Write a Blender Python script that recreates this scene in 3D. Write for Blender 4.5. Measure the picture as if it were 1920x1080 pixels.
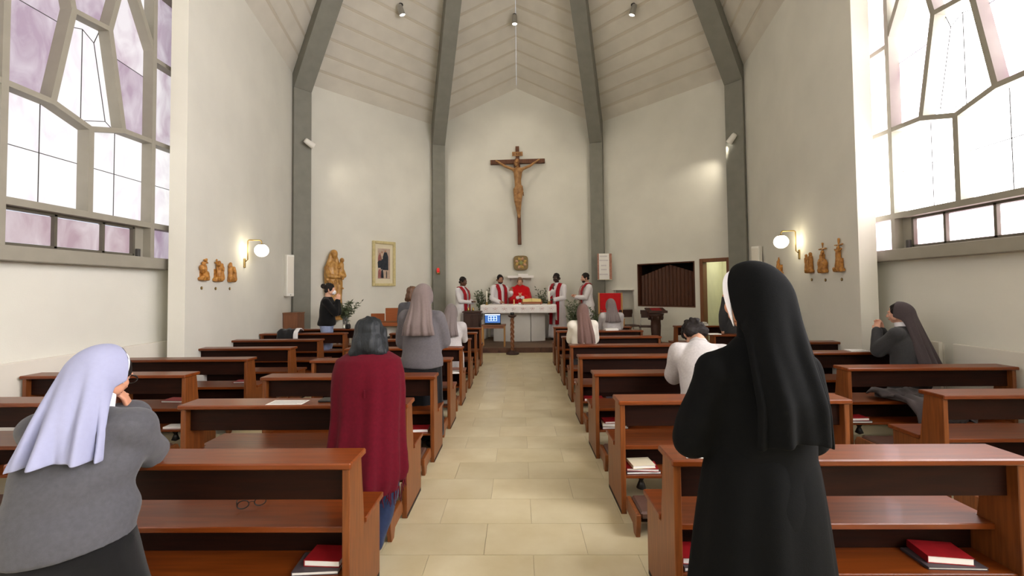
import bpy, bmesh, math, random
import numpy as np
from mathutils import Vector as V, Matrix as M

for _o in list(bpy.data.objects):
    bpy.data.objects.remove(_o)
random.seed(7)
SC = bpy.context.scene
COL = SC.collection
PI = math.pi
R = math.radians

# ------------------------------------------------------------------ camera
cam_d = bpy.data.cameras.new('camera')
cam_d.sensor_width = 36.0
cam_d.lens = 36.0 * 800 / 1920
cam_d.shift_y = -21 / 1920
cam_d.clip_start = 0.05
cam = bpy.data.objects.new('camera', cam_d)
COL.objects.link(cam)
cam.matrix_world = (M.Translation((0, 0, 1.55)) @ M.Rotation(0.015, 4, 'Z')
                    @ M.Rotation(PI / 2 + 0.030, 4, 'X') @ M.Rotation(-0.010, 4, 'Z'))
SC.camera = cam

# ------------------------------------------------------------------ sky, exposure
SC.view_settings.view_transform = 'Standard'
SC.view_settings.look = 'None'
SC.view_settings.exposure = 0.47
SC.view_settings.gamma = 1.0
SC.view_settings.use_curve_mapping = False
wd = bpy.data.worlds.new('world')
SC.world = wd
wd.use_nodes = True
wd.node_tree.nodes['Background'].inputs[0].default_value = (0.80, 0.88, 1.0, 1)
wd.node_tree.nodes['Background'].inputs[1].default_value = 1.0
LEFT_GLOW, RIGHT_GLOW, REAR_FILL_LEFT, REAR_FILL_RIGHT = 0.57, 6.5, 2.6, 16.5      # daylight behind the frosted panes; the rear pair is added fill light
SPOT_W, GLOBE_W, WALLSPOT_W = 90.0, 6.0, 45.0        # lamps of the room


# ------------------------------------------------------------------ materials
def srgb(r, g, b):
    f = lambda c: (c / 255 / 12.92) if c <= 10 else ((c / 255 + 0.055) / 1.055) ** 2.4
    return (f(r), f(g), f(b), 1)


def mat(name, col, rough=0.6, spec=0.5, metal=0.0, var=0.0, scale=6.0, stretch=(1, 1, 1), bump=0.0, bscale=60.0,
        col2=None, emit=None, estr=0.0, coat=0.0, rnd=0.0, detail=4.0, sheen=0.0):
    m = bpy.data.materials.new(name)
    m.use_nodes = True
    nt = m.node_tree
    b = nt.nodes['Principled BSDF']
    b.inputs['Base Color'].default_value = col
    b.inputs['Roughness'].default_value = rough
    b.inputs['Specular IOR Level'].default_value = spec
    b.inputs['Metallic'].default_value = metal
    b.inputs['Coat Weight'].default_value = coat
    b.inputs['Sheen Weight'].default_value = sheen
    tc = nt.nodes.new('ShaderNodeTexCoord')
    oi = nt.nodes.new('ShaderNodeObjectInfo')
    add = nt.nodes.new('ShaderNodeVectorMath')
    add.operation = 'ADD'
    mul = nt.nodes.new('ShaderNodeMath')
    mul.operation = 'MULTIPLY'
    mul.inputs[1].default_value = 37.0
    nt.links.new(oi.outputs['Random'], mul.inputs[0])
    nt.links.new(tc.outputs['Object'], add.inputs[0])
    nt.links.new(mul.outputs[0], add.inputs[1])
    mp = nt.nodes.new('ShaderNodeMapping')
    mp.inputs['Scale'].default_value = stretch
    nt.links.new(add.outputs[0], mp.inputs['Vector'])
    if var > 0 or col2 is not None:
        n = nt.nodes.new('ShaderNodeTexNoise')
        n.inputs['Scale'].default_value = scale
        n.inputs['Detail'].default_value = detail
        nt.links.new(mp.outputs[0], n.inputs['Vector'])
        cr = nt.nodes.new('ShaderNodeValToRGB')
        if col2 is None:
            c2 = tuple(c * (1 - var) for c in col[:3]) + (1,)
            c1 = tuple(min(1, c * (1 + var * 0.6)) for c in col[:3]) + (1,)
        else:
            c1, c2 = col, col2
        cr.color_ramp.elements[0].position = 0.32
        cr.color_ramp.elements[1].position = 0.68
        cr.color_ramp.elements[0].color = c2
        cr.color_ramp.elements[1].color = c1
        nt.links.new(n.outputs['Fac'], cr.inputs[0])
        out = cr.outputs[0]
        if rnd > 0:
            hs = nt.nodes.new('ShaderNodeHueSaturation')
            mr = nt.nodes.new('ShaderNodeMapRange')
            mr.inputs['To Min'].default_value = 1 - rnd
            mr.inputs['To Max'].default_value = 1 + rnd
            nt.links.new(oi.outputs['Random'], mr.inputs['Value'])
            nt.links.new(mr.outputs[0], hs.inputs['Value'])
            nt.links.new(out, hs.inputs['Color'])
            out = hs.outputs[0]
        nt.links.new(out, b.inputs['Base Color'])
    if bump > 0:
        n2 = nt.nodes.new('ShaderNodeTexNoise')
        n2.inputs['Scale'].default_value = bscale
        n2.inputs['Detail'].default_value = 3.0
        nt.links.new(mp.outputs[0], n2.inputs['Vector'])
        bp = nt.nodes.new('ShaderNodeBump')
        bp.inputs['Strength'].default_value = bump
        bp.inputs['Distance'].default_value = 0.01
        nt.links.new(n2.outputs['Fac'], bp.inputs['Height'])
        nt.links.new(bp.outputs[0], b.inputs['Normal'])
    if emit is not None:
        b.inputs['Emission Color'].default_value = emit
        b.inputs['Emission Strength'].default_value = estr
    return m


def pane_mat(name, cA, cB, glow, lo=0.38, hi=0.62):
    """frosted marbled pane, lit by the daylight outside"""
    m = bpy.data.materials.new(name)
    m.use_nodes = True
    nt = m.node_tree
    b = nt.nodes['Principled BSDF']
    tc = nt.nodes.new('ShaderNodeTexCoord')
    oi = nt.nodes.new('ShaderNodeObjectInfo')
    mul = nt.nodes.new('ShaderNodeMath'); mul.operation = 'MULTIPLY'; mul.inputs[1].default_value = 23.0
    nt.links.new(oi.outputs['Random'], mul.inputs[0])
    add = nt.nodes.new('ShaderNodeVectorMath'); add.operation = 'ADD'
    nt.links.new(tc.outputs['Object'], add.inputs[0]); nt.links.new(mul.outputs[0], add.inputs[1])
    mp = nt.nodes.new('ShaderNodeMapping'); mp.inputs['Scale'].default_value = (1, 2.2, 1.0)
    nt.links.new(add.outputs[0], mp.inputs['Vector'])
    n = nt.nodes.new('ShaderNodeTexNoise'); n.inputs['Scale'].default_value = 2.3; n.inputs['Detail'].default_value = 7
    n.inputs['Distortion'].default_value = 0.8
    nt.links.new(mp.outputs[0], n.inputs['Vector'])
    cr = nt.nodes.new('ShaderNodeValToRGB')
    cr.color_ramp.elements[0].position = lo; cr.color_ramp.elements[1].position = hi
    cr.color_ramp.elements[0].color = cA; cr.color_ramp.elements[1].color = cB
    nt.links.new(n.outputs['Fac'], cr.inputs[0])
    b.inputs['Base Color'].default_value = (0.16, 0.14, 0.16, 1)
    b.inputs['Roughness'].default_value = 0.35
    nt.links.new(cr.outputs[0], b.inputs['Emission Color'])
    b.inputs['Emission Strength'].default_value = glow
    return m


MT = {}
MT['plaster'] = mat('wall_plaster', srgb(221, 219, 208), 0.9, 0.2, var=0.05, scale=1.3, bump=0.10, bscale=90)
MT['ceil'] = mat('ceiling_board', srgb(212, 207, 195), 0.85, 0.2, var=0.06, scale=2.0, rnd=0.03, bump=0.05)
MT['groove'] = mat('board_joint', srgb(200, 192, 176), 0.9, 0.1)
MT['concrete'] = mat('painted_concrete', srgb(130, 129, 120), 0.75, 0.25, var=0.07, scale=5, bump=0.1, bscale=80)
MT['mull'] = mat('window_bar_paint', srgb(150, 145, 132), 0.6, 0.3, var=0.05, scale=6)
MT['sash'] = mat('sash_metal', srgb(95, 90, 78), 0.5, 0.4, var=0.05, scale=6)
MT['lead'] = mat('lead_came', srgb(70, 68, 66), 0.6, 0.3, var=0.05)
MT['tile'] = mat('floor_marble', srgb(208, 197, 164), 0.30, 0.45, var=0.0, col2=srgb(193, 179, 142), scale=3.2, rnd=0.05, detail=8, bump=0.02, bscale=14)
MT['grout'] = mat('floor_grout', srgb(168, 154, 130), 0.8, 0.2, var=0.05)
MT['woodx'] = mat('pew_wood_along', srgb(118, 56, 16), 0.33, 0.34, var=0.0, col2=srgb(93, 41, 11), scale=5, stretch=(0.5, 8, 8), rnd=0.10, coat=0.06, detail=6)
MT['woodz'] = mat('pew_wood_upright', srgb(126, 70, 30), 0.38, 0.35, var=0.0, col2=srgb(98, 51, 21), scale=7, stretch=(9, 9, 0.6), rnd=0.10, coat=0.05, detail=6)
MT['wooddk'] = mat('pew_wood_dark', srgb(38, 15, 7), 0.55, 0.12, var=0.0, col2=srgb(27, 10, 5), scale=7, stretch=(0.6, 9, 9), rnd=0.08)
MT['leather'] = mat('kneeler_leather', srgb(84, 58, 48), 0.38, 0.5, var=0.1, scale=12, bump=0.12, bscale=120)
MT['black'] = mat('black_metal', srgb(28, 27, 26), 0.45, 0.5, var=0.1)
MT['foot'] = mat('black_foot_pad', srgb(40, 32, 28), 0.7, 0.3, var=0.1)
MT['brass'] = mat('aged_brass', srgb(176, 150, 92), 0.35, 0.5, metal=0.85, var=0.1)
MT['steel'] = mat('brushed_steel', srgb(170, 168, 162), 0.35, 0.5, metal=0.7, var=0.05)
MT['whitep'] = mat('white_enamel', srgb(232, 230, 222), 0.45, 0.4, var=0.03)
MT['rad'] = mat('radiator_enamel', srgb(222, 217, 205), 0.5, 0.35, var=0.03, scale=2)
MT['paper'] = mat('paper', srgb(238, 236, 232), 0.8, 0.2, var=0.03)
MT['ink'] = mat('print_ink', srgb(120, 118, 120), 0.9, 0.1, var=0.1)
MT['redbook'] = mat('red_cover', srgb(140, 24, 30), 0.4, 0.4, var=0.15, scale=20)
MT['greybook'] = mat('dark_grey_cover', srgb(70, 62, 66), 0.5, 0.3, var=0.15, scale=20)
MT['gold'] = mat('gilded_wood', srgb(206, 158, 84), 0.42, 0.5, var=0.0, col2=srgb(146, 98, 40), scale=14, stretch=(1, 1, 0.5), coat=0.1)
MT['gold2'] = mat('carved_relief_wood', srgb(196, 140, 66), 0.5, 0.4, var=0.0, col2=srgb(140, 88, 34), scale=22)
MT['corpus'] = mat('carved_limewood', srgb(178, 134, 84), 0.5, 0.4, var=0.0, col2=srgb(138, 96, 54), scale=9)
MT['crosswood'] = mat('cross_wood', srgb(112, 70, 44), 0.55, 0.35, var=0.0, col2=srgb(82, 50, 32), scale=8, stretch=(6, 6, 0.7))
MT['marble'] = mat('altar_marble', srgb(216, 213, 206), 0.35, 0.5, var=0.07, scale=2.5, detail=8)
MT['stepwood'] = mat('platform_carpet', srgb(110, 88, 70), 0.7, 0.3, var=0.15, scale=5)
MT['stepstone'] = mat('step_marble', srgb(98, 66, 52), 0.4, 0.4, var=0.0, col2=srgb(66, 44, 36), scale=5, detail=8)
MT['cloth'] = mat('altar_linen', srgb(240, 236, 234), 0.85, 0.2, var=0.03, scale=5, bump=0.1, bscale=30)
MT['redprint'] = mat('faded_red_embroidery', srgb(206, 158, 158), 0.9, 0.1, var=0.1)
MT['glass'] = mat('clear_glass', (0.9, 0.95, 0.93, 1), 0.05, 0.5)
MT['glass'].node_tree.nodes['Principled BSDF'].inputs['Transmission Weight'].default_value = 0.9
MT['leaf'] = mat('olive_leaf', srgb(92, 102, 74), 0.6, 0.3, var=0.0, col2=srgb(62, 74, 50), scale=14)
MT['stem'] = mat('branch_stem', srgb(84, 72, 50), 0.8, 0.2, var=0.15)
MT['redcloth'] = mat('red_upholstery', srgb(200, 26, 34), 0.8, 0.2, var=0.1, scale=8, sheen=0.2)
MT['lightwood'] = mat('light_oak', srgb(188, 140, 82), 0.4, 0.4, var=0.12, scale=6, stretch=(8, 8, 0.8))
MT['organ'] = mat('orange_veneer', srgb(150, 82, 42), 0.4, 0.4, var=0.12, scale=6, stretch=(0.7, 6, 6))
MT['boxwood'] = mat('brown_veneer', srgb(136, 90, 64), 0.45, 0.4, var=0.12, scale=6, stretch=(6, 6, 0.7))
MT['screenw'] = mat('folding_screen_wood', srgb(92, 54, 34), 0.5, 0.35, var=0.0, col2=srgb(70, 40, 26), scale=9, stretch=(8, 8, 0.6), rnd=0.12)
MT['darkwood'] = mat('dark_carved_wood', srgb(62, 38, 30), 0.5, 0.4, var=0.2, scale=9)
MT['doorw'] = mat('door_casing_wood', srgb(122, 76, 44), 0.45, 0.4, var=0.15, scale=7, stretch=(7, 7, 0.7))
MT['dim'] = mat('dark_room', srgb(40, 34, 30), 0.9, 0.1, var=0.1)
MT['hallw'] = mat('corridor_wall', srgb(206, 204, 172), 0.9, 0.1, var=0.04)
MT['bone'] = mat('candle_wax', srgb(240, 236, 222), 0.5, 0.4, var=0.02)
MT['yellow'] = mat('yellow_wax', srgb(236, 212, 140), 0.5, 0.4, var=0.04)
MT['framegold'] = mat('cream_gilt_frame', srgb(204, 190, 140), 0.45, 0.4, var=0.12, scale=15)
MT['mount'] = mat('picture_mount', srgb(222, 212, 184), 0.9, 0.1, var=0.03)
MT['globe'] = mat('lamp_globe', (1, 0.97, 0.88, 1), 0.4, 0.4, emit=(1, 0.93, 0.76, 1), estr=3.0)
MT['bulb'] = mat('spot_bulb', (1, 0.97, 0.9, 1), 0.4, 0.4, emit=(1, 0.94, 0.80, 1), estr=6.0)
MT['redlamp'] = mat('red_lamp_glass', srgb(190, 20, 24), 0.15, 0.5, emit=(1, 0.05, 0.04, 1), estr=0.25)
MT['bronze'] = mat('tabernacle_bronze', srgb(118, 98, 60), 0.4, 0.5, metal=0.5, var=0.2, scale=30)
MT['enpink'] = mat('pink_enamel', srgb(206, 160, 128), 0.4, 0.5, var=0.15, scale=20)
MT['engold'] = mat('gold_enamel', srgb(196, 160, 84), 0.35, 0.5, var=0.2, scale=20)
MT['engreen'] = mat('green_enamel', srgb(132, 138, 76), 0.4, 0.5, var=0.2, scale=20)
MT['terracotta'] = mat('banner_border', srgb(178, 128, 108), 0.85, 0.2, var=0.25, scale=22)
MT['fade'] = mat('faded_print', srgb(204, 198, 202), 0.9, 0.1, var=0.05)
MT['scr'] = mat('screen_blue', srgb(50, 90, 150), 0.3, 0.4, emit=srgb(58, 96, 160), estr=0.9)
MT['scrw'] = mat('screen_white', srgb(200, 220, 250), 0.3, 0.4, emit=srgb(190, 214, 250), estr=1.2)


# ------------------------------------------------------------------ mesh helpers
class MB:
    """collects shapes, then links them as ONE mesh object"""

    def __init__(s):
        s.v, s.f, s.m, s.sm = [], [], [], []

    def raw(s, verts, faces, mi=0, smooth=False):
        n = len(s.v)
        s.v.extend([tuple(p) for p in verts])
        for f in faces:
            s.f.append([i + n for i in f]); s.m.append(mi); s.sm.append(smooth)
        return s

    def box(s, c, size, rot=None, bev=0.0, mi=0):
        bm = bmesh.new()
        bmesh.ops.create_cube(bm, size=1.0)
        bmesh.ops.scale(bm, vec=size, verts=bm.verts)
        if bev > 0:
            bmesh.ops.bevel(bm, geom=list(bm.edges), offset=bev, segments=1, affect='EDGES', profile=0.5)
        if rot is not None:
            bmesh.ops.transform(bm, matrix=rot.to_4x4(), verts=bm.verts)
        bmesh.ops.translate(bm, vec=c, verts=bm.verts)
        s.bm(bm, mi)
        return s

    def bm(s, bm, mi=0, smooth=False):
        bm.verts.index_update()
        s.raw([v.co[:] for v in bm.verts], [[v.index for v in f.verts] for f in bm.faces], mi, smooth)
        bm.free()

    def bb(s, x0, x1, y0, y1, z0, z1, bev=0.0, mi=0):
        return s.box(((x0 + x1) / 2, (y0 + y1) / 2, (z0 + z1) / 2), (abs(x1 - x0), abs(y1 - y0), abs(z1 - z0)), None, bev, mi)

    def prism(s, pts, off, mi=0, bev=0.0):
        """pts: planar 3-D polygon, off: extrusion vector"""
        off = V(off)
        bm = bmesh.new()
        a = [bm.verts.new(p) for p in pts]
        b = [bm.verts.new(V(p) + off) for p in pts]
        n = len(pts)
        bm.faces.new(a[::-1]); bm.faces.new(b)
        for i in range(n):
            bm.faces.new((a[i], a[(i + 1) % n], b[(i + 1) % n], b[i]))
        bmesh.ops.recalc_face_normals(bm, faces=bm.faces)
        if bev > 0:
            bmesh.ops.bevel(bm, geom=list(bm.edges), offset=bev, segments=1, affect='EDGES', profile=0.5)
        s.bm(bm, mi)
        return s

    def rings(s, rs, cap=True, mi=0, smooth=True, closed=True):
        n = len(rs[0])
        vs = [p for r in rs for p in r]
        fs = []
        for i in range(len(rs) - 1):
            for j in range(n if closed else n - 1):
                k = (j + 1) % n
                fs.append((i * n + j, i * n + k, (i + 1) * n + k, (i + 1) * n + j))
        if cap:
            fs.append(tuple(range(n))[::-1])
            fs.append(tuple((len(rs) - 1) * n + j for j in range(n)))
        return s.raw(vs, fs, mi, smooth)

    def tube(s, pts, rad, n=8, mi=0, cap=True):
        pts = [V(p) for p in pts]
        if not hasattr(rad, '__len__'):
            rad = [rad] * len(pts)
        rs = []
        up = None
        for i, p in enumerate(pts):
            d = (pts[min(i + 1, len(pts) - 1)] - pts[max(i - 1, 0)])
            if d.length < 1e-9:
                d = V((0, 0, 1))
            d.normalize()
            if up is None:
                up = V((0, 0, 1)) if abs(d.z) < 0.9 else V((0, 1, 0))
            x = d.cross(up)
            if x.length < 1e-4:
                x = d.orthogonal()
            x.normalize()
            y = x.cross(d).normalized()
            up = y
            rs.append([p + (x * math.cos(2 * PI * k / n) + y * math.sin(2 * PI * k / n)) * rad[i] for k in range(n)])
        return s.rings(rs, cap, mi)

    def limb(s, a, b, ra, rb, n=12):
        """capsule with a taper"""
        a, b = V(a), V(b)
        d = (b - a)
        L = d.length
        d = d / max(L, 1e-9)
        pts, rad = [], []
        for k in range(4):
            t = k / 4 * PI / 2
            pts.append(a - d * ra * math.cos(t)); rad.append(max(ra * math.sin(t), 1e-4))
        for k in range(5):
            t = k / 4
            pts.append(a + d * L * t); rad.append(ra * (1 - t) + rb * t)
        for k in range(1, 5):
            t = k / 4 * PI / 2
            pts.append(b + d * rb * math.sin(t)); rad.append(max(rb * math.cos(t), 1e-4))
        return s.tube(pts, rad, n)

    def lathe(s, prof, c=(0, 0, 0), n=16, mi=0, cap=True):
        c = V(c)
        rs = [[c + V((r * math.cos(2 * PI * k / n), r * math.sin(2 * PI * k / n), z)) for k in range(n)] for r, z in prof]
        return s.rings(rs, cap, mi)

    def ell(s, c, r, rot=None, n=14, m=9, mi=0):
        c = V(c)
        if not hasattr(r, '__len__'):
            r = (r, r, r)
        rs = []
        for i in range(m + 1):
            t = PI * i / m
            z, q = -math.cos(t), max(math.sin(t), 1e-3)
            ring = []
            for k in range(n):
                a = 2 * PI * k / n
                p = V((r[0] * q * math.cos(a), r[1] * q * math.sin(a), r[2] * z))
                if rot is not None:
                    p = rot @ p
                ring.append(c + p)
            rs.append(ring)
        return s.rings(rs, True, mi)

    def xform(s, mtx):
        s.v = [tuple(mtx @ V(p)) for p in s.v]
        return s

    def join(s, o, mi=None):
        n = len(s.v)
        s.v.extend(o.v)
        for f, m_, q in zip(o.f, o.m, o.sm):
            s.f.append([i + n for i in f]); s.m.append(m_ if mi is None else mi); s.sm.append(q)
        return s

    def mesh(s, name, mats):
        me = bpy.data.meshes.new(name)
        me.from_pydata(s.v, [], s.f)
        for m_ in (mats if isinstance(mats, (list, tuple)) else [mats]):
            me.materials.append(MT[m_] if isinstance(m_, str) else m_)
        me.polygons.foreach_set('material_index', s.m)
        me.polygons.foreach_set('use_smooth', s.sm)
        me.update()
        return me

    def build(s, name, mats, parent=None, loc=None, rotz=0.0):
        o = bpy.data.objects.new(name, s.mesh(name, mats))
        COL.objects.link(o)
        if parent is not None:
            o.parent = parent
        if loc is not None:
            o.location = loc
        if rotz:
            o.rotation_euler = (0, 0, rotz)
        return o


def tag(o, label=None, cat=None, group=None, kind=None):
    if label: o['label'] = label
    if cat: o['category'] = cat
    if group: o['group'] = group
    if kind: o['kind'] = kind
    return o


def thing(name, label, cat, loc=(0, 0, 0), rotz=0.0, group=None):
    o = bpy.data.objects.new(name, None)
    o.empty_display_size = 0.1
    COL.objects.link(o)
    o.location = loc
    o.rotation_euler = (0, 0, rotz)
    return tag(o, label, cat, group)


def struct(o):
    o['kind'] = 'structure'
    return o


def inst(name, me, parent, loc=(0, 0, 0), rotz=0.0, scale=None):
    o = bpy.data.objects.new(name, me)
    COL.objects.link(o)
    o.parent = parent
    o.location = loc
    o.rotation_euler = (0, 0, rotz)
    if scale is not None:
        o.scale = scale
    return o


def copy_tree(o, parent=None):
    c = o.copy()
    COL.objects.link(c)
    c.parent = parent
    for ch in list(o.children):
        copy_tree(ch, c)
    return c


def remesh(mb, voxel, smooth=5, factor=0.5):
    """fuse the overlapping closed shapes of mb into one continuous skin -> (verts array, faces)"""
    me = bpy.data.meshes.new('tmp')
    me.from_pydata(mb.v, [], mb.f)
    o = bpy.data.objects.new('tmp', me)
    COL.objects.link(o)
    md = o.modifiers.new('r', 'REMESH')
    md.mode = 'VOXEL'
    md.voxel_size = voxel
    if smooth:
        sm = o.modifiers.new('s', 'SMOOTH')
        sm.factor = factor
        sm.iterations = smooth
    dg = bpy.context.evaluated_depsgraph_get()
    ev = o.evaluated_get(dg)
    em = ev.to_mesh()
    n = len(em.vertices)
    co = np.empty(n * 3); em.vertices.foreach_get('co', co)
    no = np.empty(n * 3); em.vertices.foreach_get('normal', no)
    fs = [tuple(p.vertices) for p in em.polygons]
    ev.to_mesh_clear()
    bpy.data.objects.remove(o)
    bpy.data.meshes.remove(me)
    return co.reshape(-1, 3), no.reshape(-1, 3), fs


def skin(mb, voxel, smooth=5, disp=None, factor=0.5):
    co, no, fs = remesh(mb, voxel, smooth, factor)
    if disp is not None and len(co):
        co = co + no * disp(co)[:, None]
    out = MB()
    out.v = [tuple(p) for p in co.tolist()]
    out.f = [list(f) for f in fs]
    out.m = [0] * len(fs)
    out.sm = [True] * len(fs)
    return out


_rs = np.random.RandomState(3)


def folds(amp, k, n=9, seed=0, zfade=None):
    """sum of random waves; k = (kx, ky, kz) spread of the wave numbers"""
    rs = np.random.RandomState(seed + 11)
    K = rs.normal(size=(n, 3)) * np.array(k)
    ph = rs.uniform(0, 6.28, n)

    def f(co):
        w = np.sin(co @ K.T + ph).sum(1) / math.sqrt(n)
        if zfade is not None:
            w = w * np.clip((zfade[0] - co[:, 2]) / (zfade[0] - zfade[1]), 0.05, 1)
        return amp * w
    return f

# ================================================================== THE ROOM
EAVE, HUBZ = 6.62, 13.2
P0, P1, P2 = (4.37, 5.53), (5.26, 10.0), (2.46, 13.0)
G = (0.0, 13.0, 7.76)
HUB = V((0, 5.6, HUBZ))


def wall_quad(name, p, q, z0, z1, th=0.22, m='plaster'):
    """vertical wall standing on p -> q, its thickness to the left of that direction"""
    p, q = V((p[0], p[1], 0)), V((q[0], q[1], 0))
    d = (q - p).normalized()
    n = V((-d.y, d.x, 0))
    mb = MB().prism([p + V((0, 0, z0)), q + V((0, 0, z0)), q + V((0, 0, z1)), p + V((0, 0, z1))], n * th)
    return struct(mb.build(name, m))


mx = lambda p: (-p[0], p[1])
# long side walls carry the windows: opening y 3.36..5.84, z 1.97..6.30, more bays like it added behind the camera for light
WZ0, WZ1 = 1.92, 6.32
WIN_C = (4.60, 0.60, -2.60)
for sgn, nm in ((-1, 'wall_left'), (1, 'wall_right')):
    mb = MB()
    X0, X1 = sgn * 4.84, sgn * 5.10
    mb.bb(X0, X1, -4.6, 5.95, 0, WZ0)
    mb.bb(X0, X1, -4.6, 5.95, WZ1, EAVE + 0.2)
    ys = [5.95] + [v for c in WIN_C for v in (c + 1.25, c - 1.25)] + [-4.6]
    for a, b in zip(ys[0::2], ys[1::2]):
        mb.bb(X0, X1, b, a, WZ0, WZ1)
    struct(mb.build(nm, 'plaster'))
    a = (sgn * P0[0], P0[1])
    struct(MB().prism([(a[0], a[1], 0), (sgn * 4.86, 5.96, 0), (sgn * 4.86, 6.6, 0), (sgn * 4.60, 6.6, 0)], (0, 0, EAVE + 1.0)).build(nm + '_reveal', 'plaster'))
    b = (sgn * P1[0], P1[1])
    wall_quad(nm + '_side', *((a, b) if sgn < 0 else (b, a)), 0, EAVE + 0.12, 0.2)
# apse: left panel, back wall with its gable, right panel with door, hatch and niche
wall_quad('wall_apse_left', mx(P1), mx(P2), 0, EAVE + 0.12, 0.2)
mb = MB()
bw = [(-P2[0], 13, 0), (P2[0], 13, 0), (P2[0], 13, EAVE + 0.1), (0, 13, G[2] + 0.1), (-P2[0], 13, EAVE + 0.1)]
struct(mb.prism(bw, (0, 0.22, 0)).build('wall_back', 'plaster'))
RW0 = V((P1[0], P1[1], 0))
RWU = (V((P2[0], P2[1], 0)) - RW0).normalized()
RWN = V((RWU.y, -RWU.x, 0))                 # out of the room
RWL = (V((P2[0], P2[1], 0)) - RW0).length
RWM = M(((RWU.x, RWN.x, 0, RW0.x), (RWU.y, RWN.y, 0, RW0.y), (0, 0, 1, 0), (0, 0, 0, 1)))   # local (along, out, up)
mb = MB()
T = EAVE + 0.12
DO, SO, NO = (0.38, 0.97, 2.20), (1.19, 2.78, 1.07, 2.21), (2.93, 3.58, 0.30, 1.50)
for a, b, z0, z1 in ((0, DO[0], 0, T), (DO[0], DO[1], DO[2], T), (DO[1], SO[0], 0, T), (SO[0], SO[1], 0, SO[2]), (SO[0], SO[1], SO[3], T),
                     (SO[1], NO[0], 0, T), (NO[0], NO[1], 0, NO[2]), (NO[0], NO[1], NO[3], T), (NO[1], RWL, 0, T)):
    mb.bb(a, b, 0, 0.2, z0, z1)
mb.bb(NO[0] - 0.02, NO[1] + 0.02, 0.20, 0.22, NO[2] - .02, NO[3] + .02)
struct(mb.xform(RWM).build('wall_apse_right', 'plaster'))
# rear wall behind the camera
struct(MB().bb(-5.1, 5.1, -4.8, -4.6, 0, 13.4).build('wall_rear', 'plaster'))
# corridor seen through the open door
mb = MB()
mb.bb(-0.6, 1.9, 1.5, 1.6, 0, 2.7); mb.bb(-0.7, -0.6, 0.2, 1.6, 0, 2.7); mb.bb(1.1, 1.15, 0.2, 1.6, 0, 2.7)
mb.bb(-0.7, 1.2, 0.2, 1.6, 2.7, 2.8); mb.bb(-0.7, 1.2, 0.2, 1.6, -0.1, 0)
struct(mb.xform(RWM).build('wall_corridor', 'hallw'))
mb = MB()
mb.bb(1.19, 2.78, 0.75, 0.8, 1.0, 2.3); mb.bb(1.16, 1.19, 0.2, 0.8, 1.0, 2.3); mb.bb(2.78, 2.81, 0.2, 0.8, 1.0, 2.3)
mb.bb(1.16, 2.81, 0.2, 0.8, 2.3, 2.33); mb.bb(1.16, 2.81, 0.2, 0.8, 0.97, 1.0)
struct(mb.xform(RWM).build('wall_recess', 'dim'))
# door casing (open doorway)
dr = thing('door_1', None, None)
struct(dr)
for nm, args in (('jamb', (DO[0] - .07, DO[0] + .015, -.025, .21, 0, DO[2] + .07)), ('jamb', (DO[1] - .015, DO[1] + .07, -.025, .21, 0, DO[2] + .07)),
                 ('lintel', (DO[0] + .015, DO[1] - .015, -.025, .21, DO[2] - .015, DO[2] + .07))):
    MB().bb(*args, bev=.006).xform(RWM).build(nm, 'doorw', dr)
lamp_d = bpy.data.lights.new('corridor_light', 'AREA')
lamp_d.energy = 11; lamp_d.size = 0.5; lamp_d.color = (1, 0.97, 0.82)
lo = bpy.data.objects.new('corridor_light', lamp_d); COL.objects.link(lo)
lo.location = RWM @ V((0.4, 0.9, 2.66))

# ---- floor: marble tiles in running bond, each visible tile its own piece
fl = MB().bb(-5.7, 5.7, -4.8, 13.3, -0.12, -0.004).build('floor', 'grout')
struct(fl)
TW, TD = 0.61, 0.335
tile_mb = MB().bb(-TW / 2 + .0012, TW / 2 - .0012, -TD / 2 + .0012, TD / 2 - .0012, -0.02, 0.0)
tile_me = tile_mb.mesh('tile', 'tile')
rest = MB()
r0 = -21
for r in range(r0, 33):
    yc = 2.54 + TD * (r + 0.5)
    off = -0.22 if r % 2 == 0 else 0.07
    for c in range(-10, 10):
        xc = off + TW * (c + 0.5)
        if abs(xc) > 5.6 or yc > 13.2 or yc < -4.7:
            continue
        if 1.7 < yc < 10.45 and abs(xc) < 3.2:
            inst('tile', tile_me, fl, (xc, yc, 0))
        else:
            rest.bb(xc - TW / 2 + .0012, xc + TW / 2 - .0012, yc - TD / 2 + .0012, yc + TD / 2 - .0012, -0.02, 0)
tag(rest.build('tile_field', 'tile', fl), kind='stuff')

# ---- altar platform, one step up
pl = thing('platform', None, None)
struct(pl)
plan = [(-5.02, 10.62), (5.02, 10.62), (5.02, 10.30), (2.46, 12.99), (-2.46, 12.99), (-5.02, 10.30)]
plan = [(-4.68, 10.56), (4.68, 10.56), (2.44, 12.98), (-2.44, 12.98)]
MB().prism([(x, y, 0.0) for x, y in plan], (0, 0, 0.12)).build('platform_deck', 'stepwood', pl)
for k in range(9):
    x0 = -4.68 + k * 1.04
    MB().bb(x0 + .002, x0 + 1.038, 10.52, 10.56, 0.0, 0.125, .004).build('riser_slab', 'stepstone', pl)


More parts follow.
